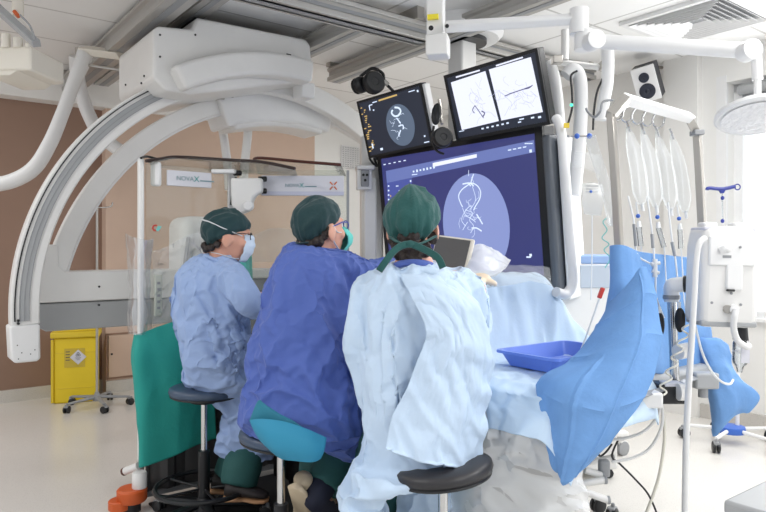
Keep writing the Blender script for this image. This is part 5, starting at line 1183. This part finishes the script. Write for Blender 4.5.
# ================= people =================
def HM(c, az, pitch=0.0, roll=0.0, k=1.0):       # head frame: local +y looks along azimuth az (degrees from world +x), z up
    return Matrix.Translation(c) @ Matrix.Rotation(radians(az - 90), 4, 'Z') @ Matrix.Rotation(radians(pitch), 4, 'X') @ Matrix.Rotation(radians(roll), 4, 'Y') @ Matrix.Scale(k, 4)
def add_head(b, T):
    b.ell((0, -.012, .028), (.074, .096, .094), T, 24, 16)
    b.ell((0, .012, .0), (.07, .088, .10), T, 22, 14)
    b.ell((0, .034, -.048), (.056, .062, .072), T, 20, 14)
    b.ell((0, .066, -.096), (.028, .026, .022), T, 14, 10)
    b.tube([(0, .088, .022), (0, .104, -.006), (0, .114, -.026)], [.009, .011, .014], 10, M=T)
    b.ell((0, .108, -.03), (.018, .014, .009), T, 12, 8)
    b.ell((0, .088, .03), (.05, .014, .010), T, 14, 8)
    b.ell((0, .092, -.060), (.024, .012, .006), T, 12, 8); b.ell((0, .090, -.070), (.021, .012, .007), T, 12, 8)
    for s in (-1, 1):
        b.ell((s * .038, .066, -.028), (.026, .026, .026), T, 12, 8)
        E_ = T @ Matrix.Translation((s * .081, -.004, -.016)) @ Matrix.Rotation(s * radians(18), 4, 'Z') @ Matrix.Rotation(radians(-12), 4, 'X')
        b.ell((0, 0, 0), (.010, .023, .035), E_, 14, 10); b.torus((0, 0, 0), .022, .0055, E_ @ Matrix.Rotation(pi / 2, 4, 'Y') @ Matrix.Scale(1.35, 4, (1, 0, 0)), 18, 6)
        b.ell((0, .006, -.032), (.007, .010, .010), E_, 10, 8)
def add_hand(b, wrist, d, n, s=1.0, side=1):
    d = d.normalized(); n = (n - d * n.dot(d)).normalized(); x = d.cross(n) * side    # x towards the thumb side
    def q(a, l, h): return wrist + x * a * s + d * l * s + n * h * s
    b.tube([q(0, -.02, 0), q(0, .03, 0), q(0.002, .085, .0)], [.026 * s, .034 * s, .036 * s], 14, flat=.5, up=n)
    for a, l, r, sp in ((.028, .072, .0088, .10), (.009, .080, .0092, .03), (-.010, .074, .0088, -.04), (-.028, .060, .0078, -.12)):
        p0 = q(a, .07, 0); p1 = q(a + sp * .03, .07 + l * .45, -.008); p2 = q(a + sp * .045, .07 + l * .8, -.026); p3 = q(a + sp * .05, .07 + l * .95, -.042)
        b.tube([p0, p1, p2, p3], [r * 1.1 * s, r * s, r * .92 * s, r * .75 * s], 10, 3)
    b.tube([q(.024, .02, 0), q(.048, .045, -.012), q(.054, .075, -.022), q(.050, .095, -.028)], [.014 * s, .012 * s, .010 * s, .008 * s], 10, 3)
def limb(b, pts): b.tube([p[0] for p in pts], [p[1] for p in pts], 16, 4)
class Person: pass
def person(label, spec):
    """spec: dict with head frame, neck base, pelvis, arms, legs as world points"""
    b = MB(); T = spec['head']
    add_head(b, T)
    nb, pv = spec['neck'], spec['pelvis']
    hc = T @ Vector((0, -.022, -.05))
    b.tube([hc, T @ Vector((0, -.035, -.10)), nb + (T.translation - nb) * .25, nb - Vector((0, 0, .03))], [.054, .05, .056, .075], 18, 3)
    sx = spec['side']                                   # unit vector to the person's right
    fw = spec['fwd']
    mid = (nb + pv) / 2 - fw * .03
    rings = []
    for c, w, d in ((pv - Vector((0, 0, .05)), .11, .08), (pv, .13, .09), (pv * .7 + nb * .3 + fw * .02, .115, .075), (mid + fw * .05, .115, .075), (pv * .25 + nb * .75 + fw * .02, .125, .07), (nb - Vector((0, 0, .055)), .10, .06), (nb, .06, .055)):
        rings.append([c + sx * (w * cos(a)) + fw * (d * sin(a)) for a in [2 * pi * k / 24 for k in range(24)]])
    b.loft(rings)
    hands = []
    for sh, el, wr, hd, nn, sd in spec['arms']:
        b.ell(sh, (.05, .05, .05), n=14, m=10)
        limb(b, [(nb * .55 + sh * .45 - Vector((0, 0, .03)), .05), (sh, .05), (sh * .5 + el * .5, .043), (el, .037), (el * .45 + wr * .55, .034), (wr, .026)])
        add_hand(b, wr, hd, nn, 1.0, sd); hands.append(wr + hd.normalized() * .075)
    for hp_, kn, an, to in spec['legs']:
        limb(b, [(hp_, .085), (hp_ * .5 + kn * .5, .074), (kn, .055), (kn * .55 + an * .45, .052), (an, .036)])
        b.tube([an + Vector((0, 0, .01)), an * .8 + to * .2 - Vector((0, 0, .02)), to], [.034, .030, .018], 12, 2)
    me = remeshed(b, .0062, 'person', [M_['skin'], M_['glove']], 3, .5)
    mi = []
    for p in me.polygons:
        c = p.center; mi.append(1 if any((c - h).length < .125 for h in hands) else 0)
    if len(me.materials) < 2: me.materials.append(M_['glove'])
    me.polygons.foreach_set('material_index', mi)
    o = link('person', me, None, (label, 'person'))
    for s in (-1, 1):
        e = MB(T).ell((s * .031, .079, .008), (.0125, .0125, .0125), n=14, m=10).build('eye', M_['strap'], o)
        MB(T).ell((s * .0315, .0885, .008), (.006, .004, .006), n=12, m=8).build('iris', M_['iris'], e)
    return o
def cap(o, T, m, hf=.045, hb=-.05, grow=1.0, puff=.012, seed=0, gather=.004, nm='surgical_cap'):
    nt_, nr = 88, 26; rings = []
    for i in range(nr + 1):
        t = i / nr; ring = []
        for k in range(nt_):
            th = 2 * pi * k / nt_ ; c, s = cos(th), sin(th)            # s>0 front
            zh = hb + (hf - hb) * (0.5 + 0.5 * s) + .012 * (1 - abs(s)) 
            zt = .028 + .108 * grow
            ph0 = math.asin(max(-.9, min(.9, (zh - .028) / (.108 * grow)))); ph = ph0 + (pi / 2 - ph0) * t
            back = .5 - .5 * s
            rx = (.081 + puff * sin(pi * min(1, t * 1.3)) ) * grow; ry = (.103 + puff * .8 * sin(pi * min(1, t * 1.3))) * grow
            x, y, z = rx * cos(ph) * c, -.012 + ry * cos(ph) * s, .028 + .108 * grow * sin(ph)
            n = Vector((c * cos(ph), s * cos(ph), sin(ph)))
            d = gather * (noise.noise(Vector((c * 9, s * 9, seed + t))) + .5 * noise.noise(Vector((c * 19, s * 19, seed)))) * 2.0 * (1 - t) ** 1.5 * (.15 + back) + .007 * noise.noise(Vector((x, y, z)) * 14 + Vector((seed, 0, 0))) + .009 * crumple(Vector((x, y, z)), 13, seed, Vector((.2, .8, .55)), .6) - .020 * crease(Vector((x, y, z)), 18, seed, Vector((.2, .75, .6)), .7)
            d += .003 * math.exp(-((x) / .004) ** 2) * (1 if s < 0 else 0)
            if t < .06: d -= .004
            ring.append(Vector((x, y, z)) + n * d)
        rings.append(ring)
    b = MB(T); vs = [p for r in rings for p in r]; fs = []
    for i in range(nr):
        for k in range(nt_):
            l = (k + 1) % nt_; fs.append((i * nt_ + k, i * nt_ + l, (i + 1) * nt_ + l, (i + 1) * nt_ + k))
    b.add(vs, fs); ob = b.build(nm, m, o, sharp=180, solid=.003)
    # hem band
    MB(T).tube([r * 1.0 for r in rings[1]] + [rings[1][0]], .0042, 6).build('hem_band', m, ob)
    return ob
def hairs(o, T, pts, r, seed=0):
    b = MB(T)
    for p in pts: b.ell(p, r, n=12, m=8)
    me = remeshed(b, .004, 'hair', M_['hair'], 1, .5, lambda c, n: .005 * noise.noise(c * 70) + .003 * noise.noise(c * 140))
    return link('hair', me, o)
def gown(o, rows, sleeves, m, seed, e1, grow=.12, goal=.10, bend=1.4, amp=.026, fl=6.0, inset=.012, grav=.14, voxel=.0115, cr=(-.017, -.007, 5.0, 12.0, .5), name='surgical_gown'):
    b = MB(); rings = []
    for (y, xl, xr, Y, hd) in rows:
        cx = (xl + xr) / 2; c = P(cx, y, Y); a = (xr - xl) / 2 / F * Y
        ring = []
        for k in range(36):
            th = 2 * pi * k / 36; cc, ss = cos(th), sin(th)
            sq = 1.0 / (abs(cc) ** 2.5 + abs(ss) ** 2.5) ** .4
            ring.append(c + Vector((a * cc * sq, hd * ss * sq, 0)))
        rings.append(ring)
    b.loft(rings)
    for sl in sleeves: b.tube([p[0] for p in sl], [p[1] for p in sl], 20, 4)
    me = remeshed(b, voxel, name, m, 6, .5)
    nr = [v.normal.copy() for v in me.vertices]
    for v, n in zip(me.vertices, nr): v.co -= n * inset
    top = max(v.co.z for v in me.vertices)
    me = buckle(me, grow, goal, 20, bend, grav, seed, 25, weight=lambda c: (1.0 + 1.6 * sst(.16, .03, top - c.z) if c.z > .45 else 1.3) if QUICK is None else 1, e1=e1, amp=amp, f=fl)
    e2 = Vector((e1.z, .2, -e1.x)).normalized()
    me = crisp(me, e1, e2, seed, *cr)
    o2 = link(name, me, o)
    return o2
QUICK = None
def trouser(o, pts, seed):
    b = MB(); b.tube([p[0] for p in pts], [p[1] for p in pts], 20, 4)
    me = remeshed(b, .01, 'scrub_trousers', M_['scrub'], 2, .5, lambda c, n: .009 * crumple(c, 7, seed, Vector((0, 0, 1)), .3))
    return link('trouser_leg', me, o)
def shoe(o, heel, toe, up, m, solem, name='shoe'):
    d = toe - heel; L = d.length; d.normalize(); x = d.cross(up).normalized(); u = x.cross(d)
    def rg(t, w, h0, h1): 
        c = heel + d * (L * t); return [c + x * (w * cos(a)) + u * (h0 + (h1 - h0) * (0.5 + .5 * sin(a))) for a in [2 * pi * k / 18 for k in range(18)]]
    s = MB().loft([rg(-.02, .018, .012, .05), rg(.02, .034, .010, .075), rg(.2, .038, .010, .08), rg(.45, .040, .010, .07), rg(.7, .046, .010, .052), rg(.9, .042, .010, .04), rg(1.0, .024, .012, .03)]).build(name, m, o, sharp=70)
    MB().loft([rg(-.03, .020, -.012, .014), rg(.03, .038, -.014, .014), rg(.45, .036, -.008, .014), rg(.72, .049, -.012, .014), rg(.92, .045, -.010, .014), rg(1.02, .024, -.004, .014)]).build('sole', solem, s, sharp=70)
    return s
def ribbon(o, pts, w, m, nm, up=Vector((0, 0, 1)), flat=.12):
    return MB().tube([p if isinstance(p, Vector) else P(*p) for p in pts], w, 8, 6, flat=flat, up=up).build(nm, m, o, sharp=180)
Z3 = Vector((0, 0, 1))
def unit(az): return Vector((cos(radians(az)), sin(radians(az)), 0))
# ---------------------------------------------------------------- left person
HL = HM(P(228, 236.5, 2.93), 14, -4, 0, .95)
fL = unit(38); sL = unit(38 - 90)
pL = dict(head=HL, neck=P(213, 262, 2.95), pelvis=P(213, 360, 2.99), fwd=fL, side=sL,
          arms=[(P(229, 278, 2.86), P(248, 298, 2.80), P(284, 302, 2.98), unit(35), Z3, 1), (P(206, 276, 3.08), P(240, 305, 3.14), P(276, 300, 3.2), unit(35), Z3, -1)],
          legs=[(P(220, 370, 3.02), P(258, 408, 3.06), P(238, 484, 2.90), P(258, 498, 2.87)), (P(218, 370, 3.10), P(258, 406, 3.2), P(226, 480, 3.08), P(244, 494, 3.07))])
oL = person('person at left in light periwinkle gown, dark green cap and pale face mask', pL)
cap(oL, HL, M_['cap'], hf=.040, hb=-.066, seed=2, puff=.016)
hairs(oL, HL, [(-.03, -.088, -.062), (0, -.096, -.066), (.03, -.092, -.064), (.05, -.07, -.055), (-.05, -.07, -.055), (.066, -.045, -.04), (.02, -.104, -.05), (-.01, -.106, -.052)], (.022, .016, .018))
RL = [(248, 252), ]
gown(oL, [(251, 206, 231, 2.94, .055), (256, 192, 236, 2.95, .085), (263, 183, 242, 2.95, .11), (276, 177, 247, 2.95, .14), (300, 177, 250, 2.95, .15), (330, 179, 250, 2.95, .16), (355, 182, 250, 2.95, .17), (366, 180, 252, 2.97, .17), (375, 182, 258, 2.98, .17), (383, 188, 262, 3.0, .16), (391, 206, 264, 3.03, .13), (410, 222, 268, 3.02, .12), (432, 217, 270, 3.0, .12), (448, 215, 272, 3.0, .11), (457, 232, 273, 3.0, .10)],
     [[(P(216, 372, 3.02), .085), (P(240, 392, 3.04), .092), (P(261, 412, 3.05), .092), (P(258, 436, 3.0), .088), (P(255, 454, 2.97), .082)], [(P(218, 262, 2.9), .05), (P(231, 276, 2.84), .074), (P(243, 290, 2.79), .068), (P(250, 299, 2.79), .064), (P(266, 303, 2.88), .055), (P(284, 302, 2.99), .042)],
      [(P(206, 264, 3.02), .05), (P(208, 277, 3.06), .07), (P(240, 304, 3.13), .06), (P(274, 301, 3.2), .042)]],
     M_['gown_mid'], 3, Vector((.8, .1, -.6)).normalized(), grow=.10, goal=.12, bend=1.2, amp=.021, fl=6.0)
# collar band of the gown
MB(HL).torus((0, 0, 0), .058, .008, Matrix.Translation((0, -.045, -.115)) @ Matrix.Rotation(radians(-22), 4, 'X'), 30, 8).build('collar', M_['gown_mid'], oL)
def mask(o, T, m, ext=0.0, z0=-.115, z1=.012):
    g = []
    for i in range(21):
        u = -1 + 2 * i / 20; row = []
        for j in range(13):
            v = j / 12; z = z0 + (z1 - z0) * v
            w = .062 - .012 * abs(v - .5) * 2; a = u * 1.05
            y = .012 + (.104 + ext * sin(pi * v) + .016 * sin(pi * v) - .03 * (1 - v) * (1 - v)) * cos(a * .92) 
            row.append(Vector((w * 1.12 * sin(a), y + .0022 * sin(v * 22), z)))
        g.append(row)
    b = MB(T); b.sheet(g); return b.build('face_mask', m, o, sharp=180, solid=.003)
mk = mask(oL, HL, M_['maskp'])
ribbon(mk, [HL @ Vector(p) for p in ((.058, .062, .006), (.072, .03, .016), (.091, -.03, .036), (.070, -.085, .058), (.03, -.115, .066), (-.03, -.115, .066), (-.07, -.085, .058), (-.091, -.03, .036), (-.058, .062, .006))], .0085, M_['strap'], 'upper_strap', flat=.25)
ribbon(mk, [HL @ Vector(p) for p in ((.055, .055, -.10), (.062, .02, -.098), (.062, -.03, -.085), (.04, -.07, -.08))], .006, M_['strap'], 'lower_strap', flat=.3)
gls = MB(HL)
for s in (-1, 1):
    gls.torus((0, 0, 0), .021, .0022, Matrix.Translation((s * .033, .105, .008)) @ Matrix.Rotation(radians(-s * 12), 4, 'Z') @ Matrix.Rotation(pi / 2, 4, 'X') @ Matrix.Scale(.78, 4, (0, 1, 0)), 24, 6)
    gls.tube([(s * .054, .098, .016), (s * .072, .06, .018), (s * .082, 0, .006)], .0022, 6)
gls.tube([(-.012, .108, .012), (0, .112, .015), (.012, .108, .012)], .002, 6)
gls.build('glasses', M_['black'], oL)
trouser(oL, [(P(252, 430, 3.06), .06), (P(247, 452, 2.99), .074), (P(242, 468, 2.92), .082), (P(238, 485, 2.89), .072)], 4)
trouser(oL, [(P(256, 412, 3.18), .075), (P(244, 445, 3.08), .085), (P(228, 478, 3.04), .072)], 6)
shoe(oL, P(225, 498, 2.87), P(268, 500, 2.88), Z3, M_['shoek'], M_['sole']); shoe(oL, P(212, 490, 3.05), P(254, 494, 3.05), Z3, M_['shoek'], M_['sole'])
# ---------------------------------------------------------------- middle person
HMm = HM(P(320.5, 229, 2.40), 42, 6, 0, .89)
fM = unit(50); sM = unit(50 - 90)
pM = dict(head=HMm, neck=P(308, 256, 2.38), pelvis=P(292, 412, 2.33), fwd=fM, side=sM,
          arms=[(P(338, 270, 2.35), P(368, 276, 2.40), P(418, 270, 2.54), unit(25), Z3, 1), (P(298, 276, 2.52), P(308, 305, 2.70), P(350, 292, 2.84), unit(40), Z3, -1)],
          legs=[(P(306, 420, 2.3), P(356, 428, 2.5), P(322, 488, 2.34), P(330, 506, 2.42)), (P(286, 418, 2.42), P(330, 424, 2.66), P(316, 486, 2.52), P(335, 500, 2.68))])
oM = person('person in the middle in cobalt blue gown and glasses, seated with back turned', pM)
cap(oM, HMm, M_['cap'], hf=.044, hb=-.062, seed=7, puff=.014, gather=.006)
hairs(oM, HMm, [(.05, -.07, -.045), (.03, -.088, -.055), (0, -.094, -.058), (-.03, -.088, -.055), (-.05, -.07, -.045), (.066, -.04, -.028), (.072, -.022, -.01), (.06, -.055, -.05), (-.066, -.04, -.028)], (.020, .016, .022))
gown(oM, [(240, 288, 323, 2.39, .06), (245, 282, 336, 2.38, .09), (254, 277, 346, 2.37, .12), (270, 269, 352, 2.36, .15), (290, 262, 356, 2.35, .165), (310, 257, 357, 2.34, .175), (335, 252, 358, 2.33, .18), (360, 247, 360, 2.33, .19), (380, 243, 362, 2.32, .20), (400, 241, 364, 2.31, .20), (415, 240, 366, 2.31, .19), (426, 250, 368, 2.32, .18), (436, 290, 370, 2.36, .15), (446, 325, 372, 2.40, .12), (452, 345, 374, 2.42, .09)],
     [[(P(322, 256, 2.37), .06), (P(340, 267, 2.35), .085), (P(358, 273, 2.38), .078), (P(370, 274, 2.41), .072), (P(396, 271, 2.48), .06), (P(420, 269, 2.54), .046)],
      [(P(302, 258, 2.46), .06), (P(296, 275, 2.53), .085), (P(308, 304, 2.7), .07), (P(348, 293, 2.83), .044)],
      [(P(256, 390, 2.2), .03), (P(251, 410, 2.17), .028), (P(248, 420, 2.17), .02)]],
     M_['gown_dark'], 12, Vector((.75, .1, -.65)).normalized(), cr=(-.024, -.009, 4.5, 11.0, .5), grow=.10, goal=.12, bend=1.2, amp=.017, fl=5.0)
mk = mask(oM, HMm, M_['maskt'], .03, z1=.0)
ribbon(mk, [HMm @ Vector(p) for p in ((.058, .06, -.02), (.07, .03, -.016), (.084, .0, .012))], .004, M_['strap'], 'ear_loop', flat=.4)
ribbon(mk, [HMm @ Vector(p) for p in ((.056, .05, -.10), (.068, .02, -.07), (.083, -.006, -.04))], .004, M_['strap'], 'ear_loop', flat=.4)
gls = MB(HMm)
for s in (-1, 1):
    gls.torus((0, 0, 0), .022, .0024, Matrix.Translation((s * .034, .108, .008)) @ Matrix.Rotation(radians(-s * 12), 4, 'Z') @ Matrix.Rotation(pi / 2, 4, 'X') @ Matrix.Scale(.78, 4, (0, 1, 0)), 24, 6)
    gls.tube([(s * .056, .10, .018), (s * .074, .06, .022), (s * .084, 0, .008)], .0028, 6)
gls.tube([(-.012, .11, .012), (0, .114, .015), (.012, .11, .012)], .002, 6)
gls.build('glasses', M_['navy'], oM)
ribbon(oM, [HMm @ Vector(p) for p in ((-.05, -.093, -.046), (0, -.112, -.048), (.045, -.098, -.046))], .008, M_['cap'], 'cap_tie', flat=.4)
trouser(oM, [(P(350, 430, 2.48), .085), (P(338, 460, 2.42), .085), (P(324, 488, 2.35), .07)], 14)
trouser(oM, [(P(330, 428, 2.64), .085), (P(322, 456, 2.58), .085), (P(317, 484, 2.53), .07)], 16)
MB().tube([P(328, 478, 2.37), P(322, 488, 2.335), P(316, 498, 2.33), P(330, 512, 2.42)], [.046, .048, .046, .034], 16, 4).build('sock', M_['sock'], oM)
def backshoe(c, Y, nm):       # foot tipped on its toe, sole turned to the camera
    return shoe(oM, P(c[0], c[1], Y), P(c[0] + 10, c[1] + 48, Y + .22), Vector((.35, .55, .7)), M_['shoe'], M_['shoe'])
backshoe((297, 488), 2.28, 'a'); backshoe((318, 500), 2.40, 'b')
# ---------------------------------------------------------------- right person
HR = HM(P(413, 227, 2.05), 78, 4, -3, .895)
fR = unit(78); sR = unit(78 - 90)
pR = dict(head=HR, neck=P(414, 268, 2.04), pelvis=P(420, 425, 2.02), fwd=fR, side=sR,
          arms=[(P(463, 288, 2.06), P(476, 326, 2.14), P(478, 281, 2.34), Vector((.25, .95, .12)), Vector((0, -.1, 1)), 1), (P(372, 292, 2.06), P(362, 338, 2.05), P(392, 320, 2.34), Vector((.5, .8, .1)), Z3, -1)],
          legs=[(P(438, 440, 2.0), P(452, 440, 2.36), P(448, 540, 2.3), P(452, 560, 2.5)), (P(400, 442, 2.0), P(380, 446, 2.34), P(372, 540, 2.2), P(378, 560, 2.4))])
oR = person('nearest person in pale blue wrap gown and bottle green tied cap, seen from behind', pR)
cr_ = cap(oR, HR, M_['capr'], hf=.040, hb=-.068, grow=1.03, puff=.012, seed=11, gather=.007)
hairs(oR, HR, [(.03 * k * .8, -.092 + .007 * abs(k), -.060) for k in (-2, -1, 0, 1, 2)] + [(.026 * k, -.082 + .007 * abs(k), -.082) for k in (-2, -1, 0, 1, 2)] + [(.02 * k, -.108, -.030) for k in (-1, 0, 1)] + [(.02 * k, -.082, -.105) for k in (-1, 0, 1)] + [(.045, -.06, -.09), (-.045, -.06, -.09)] + [(.068, -.03, -.045), (-.068, -.03, -.045), (.072, -.01, -.03), (.02, -.08, -.10), (-.02, -.08, -.10)], (.021, .016, .018))
bk = 1.925
hairs(oR, HR, [(.022 * k, -.113 + .004 * abs(k), -.048) for k in (-1, -.5, 0, .5, 1)], (.014, .012, .013))
ribbon(oR, [(390, 237, 1.975), (398, 242, 1.93), (410, 244, 1.915), (422, 243, 1.925), (436, 236, 1.97)], .007, M_['capr'], 'cap_tie', flat=.35)
MB().ell(P(410, 244, 1.908), (.016, .01, .011), n=14, m=10).build('knot', M_['capr'], oR)
ribbon(oR, [(409, 244, 1.905), (401, 246, 1.90), (393, 252, 1.89), (386, 261, 1.88), (379, 271, 1.885)], .0105, M_['capr'], 'cap_tie', up=Vector((0, -1, 0)), flat=.16)
ribbon(oR, [(411, 244, 1.905), (419, 247, 1.90), (429, 252, 1.885), (438, 258, 1.87), (443, 268, 1.868)], .0105, M_['capr'], 'cap_tie', up=Vector((0, -1, 0)), flat=.16)
gR = gown(oR, [(257, 390, 437, 2.04, .07), (262, 378, 445, 2.04, .10), (269, 367, 462, 2.045, .12), (281, 358, 475, 2.05, .14), (300, 354, 481, 2.05, .155), (330, 353, 484, 2.05, .16), (362, 354, 487, 2.05, .16), (394, 357, 486, 2.05, .16), (416, 356, 476, 2.06, .16), (434, 352, 470, 2.05, .15), (446, 349, 456, 2.01, .17), (460, 346, 434, 2.0, .16), (473, 343, 400, 2.0, .15), (495, 339, 390, 2.0, .14), (530, 338, 396, 2.0, .14), (570, 340, 396, 2.0, .13)],
     [[(P(448, 274, 2.05), .06), (P(464, 288, 2.06), .078), (P(474, 308, 2.10), .07), (P(477, 322, 2.14), .064), (P(478, 305, 2.24), .055), (P(478, 282, 2.34), .042)],
      [(P(384, 276, 2.05), .06), (P(371, 292, 2.05), .078), (P(363, 318, 2.03), .07), (P(362, 340, 2.04), .066), (P(376, 332, 2.18), .055), (P(392, 320, 2.33), .042)], [(P(424, 476, 2.22), .10), (P(426, 512, 2.22), .11), (P(426, 560, 2.22), .11)]],
     M_['gown_pale'], 23, Vector((.45, .1, -.85)).normalized(), inset=.020, grow=.11)
MB(HR).torus((0, 0, 0), .062, .012, Matrix.Translation((0, -.045, -.135)) @ Matrix.Rotation(radians(-18), 4, 'X'), 30, 8).build('inner_collar', M_['gown_dark'], oR)
trouser(oR, [(P(440, 440, 2.1), .09), (P(452, 446, 2.34), .088), (P(450, 500, 2.32), .082), (P(448, 545, 2.3), .07)], 24)
trouser(oR, [(P(396, 446, 2.1), .09), (P(380, 452, 2.32), .088), (P(376, 500, 2.26), .082), (P(372, 545, 2.2), .07)], 26)
shoe(oR, P(446, 552, 2.26), P(454, 566, 2.52), Z3, M_['shoek'], M_['sole']); shoe(oR, P(370, 552, 2.16), P(378, 566, 2.42), Z3, M_['shoek'], M_['sole'])
# loose overlapping back flap
g = patch([[(404, 262, 1.935), (420, 261, 1.925), (440, 264, 1.94), (462, 274, 1.965)], [(414, 285, 1.885), (435, 285, 1.875), (460, 290, 1.885), (484, 300, 1.945)],
           [(425, 318, 1.87), (448, 320, 1.862), (470, 324, 1.885), (489, 335, 1.96)], [(412, 360, 1.87), (440, 364, 1.862), (468, 366, 1.885), (489, 372, 1.965)],
           [(393, 402, 1.865), (428, 408, 1.855), (460, 412, 1.88), (485, 412, 1.955)], [(388, 430, 1.85), (424, 442, 1.84), (452, 446, 1.855), (477, 446, 1.94)]], 50, 70, 0.009, 5.5, 19, Vector((.45, .1, -.85)).normalized())
fm_ = MB().sheet(g).mesh('gown_flap', M_['gown_pale'], 180)
fm_ = buckle(fm_, .07, .10, 16, .7, .15, 5, 20, weight=lambda c: 1.0, e1=Vector((.45, .1, -.85)).normalized(), amp=.012, f=7)
fm_ = crisp(fm_, Vector((.45, .1, -.85)).normalized(), Vector((.85, 0, .5)).normalized(), 4, -.006, -.003, 5, 13, .3)
link('gown_flap', fm_, oR, solid=.004)
WORLD, WIN, EXPO = 0.58, 22, 0.36
FILL_LAMPS = ((2.6, 0.1, 24), (3.4, 1.6, 12), (3.6, 4.2, 13), (0.9, -1.2, 28), (-1.2, 2.2, 26), (-0.8, 4.9, 18))
# ================= light and camera =================
w = bpy.data.worlds.new('world'); SC.world = w; w.use_nodes = True
bg = w.node_tree.nodes['Background']; bg.inputs[0].default_value = (0.93, 0.96, 1.0, 1); bg.inputs[1].default_value = WORLD
nt = w.node_tree; gtc = nt.nodes.new('ShaderNodeTexCoord'); dt = nt.nodes.new('ShaderNodeVectorMath'); dt.operation = 'DOT_PRODUCT'
dt.inputs[1].default_value = (CA, SA, 0.1); nt.links.new(gtc.outputs['Generated'], dt.inputs[0])
mr = nt.nodes.new('ShaderNodeMapRange'); mr.inputs['From Min'].default_value = 0.1; mr.inputs['From Max'].default_value = 0.7
mr.inputs['To Min'].default_value = WORLD; mr.inputs['To Max'].default_value = 2.2
nt.links.new(dt.outputs['Value'], mr.inputs['Value']); nt.links.new(mr.outputs[0], bg.inputs[1])
def area(name, loc, rot, sx, sy, e, col=(1, 1, 1)):
    l = bpy.data.lights.new(name, 'AREA'); l.shape = 'RECTANGLE'; l.size = sx; l.size_y = sy; l.energy = e; l.color = col
    o = bpy.data.objects.new(name, l); COL.objects.link(o); o.location = loc; o.rotation_euler = rot; return o
area('window_daylight', RM(WX - 0.02, 1.32, 1.57), (radians(90), 0, TH + radians(90)), 1.5, 1.6, WIN)
for a, b, e in FILL_LAMPS: area('ceiling_fill', RM(a, b, H - 0.03), (0, 0, TH), 0.6, 0.6, e, (1, 0.995, 0.985))  # unseen area lights added to brighten the room and bring out gown folds
cam = bpy.data.cameras.new('camera'); co = bpy.data.objects.new('camera', cam); COL.objects.link(co)
cam.sensor_width = 36; cam.lens = 36 * F / 766; cam.shift_y = -(256 - HY) / 766 * -1 * -1
co.location = (0, 0, HC); co.rotation_euler = (radians(90), 0, 0); cam.clip_start = 0.02
SC.camera = co
SC.view_settings.view_transform = 'Standard'; SC.view_settings.look = 'None'; SC.view_settings.gamma = 1; SC.view_settings.use_curve_mapping = False
SC.view_settings.exposure = EXPO
SC.cycles.transparent_max_bounces = 32
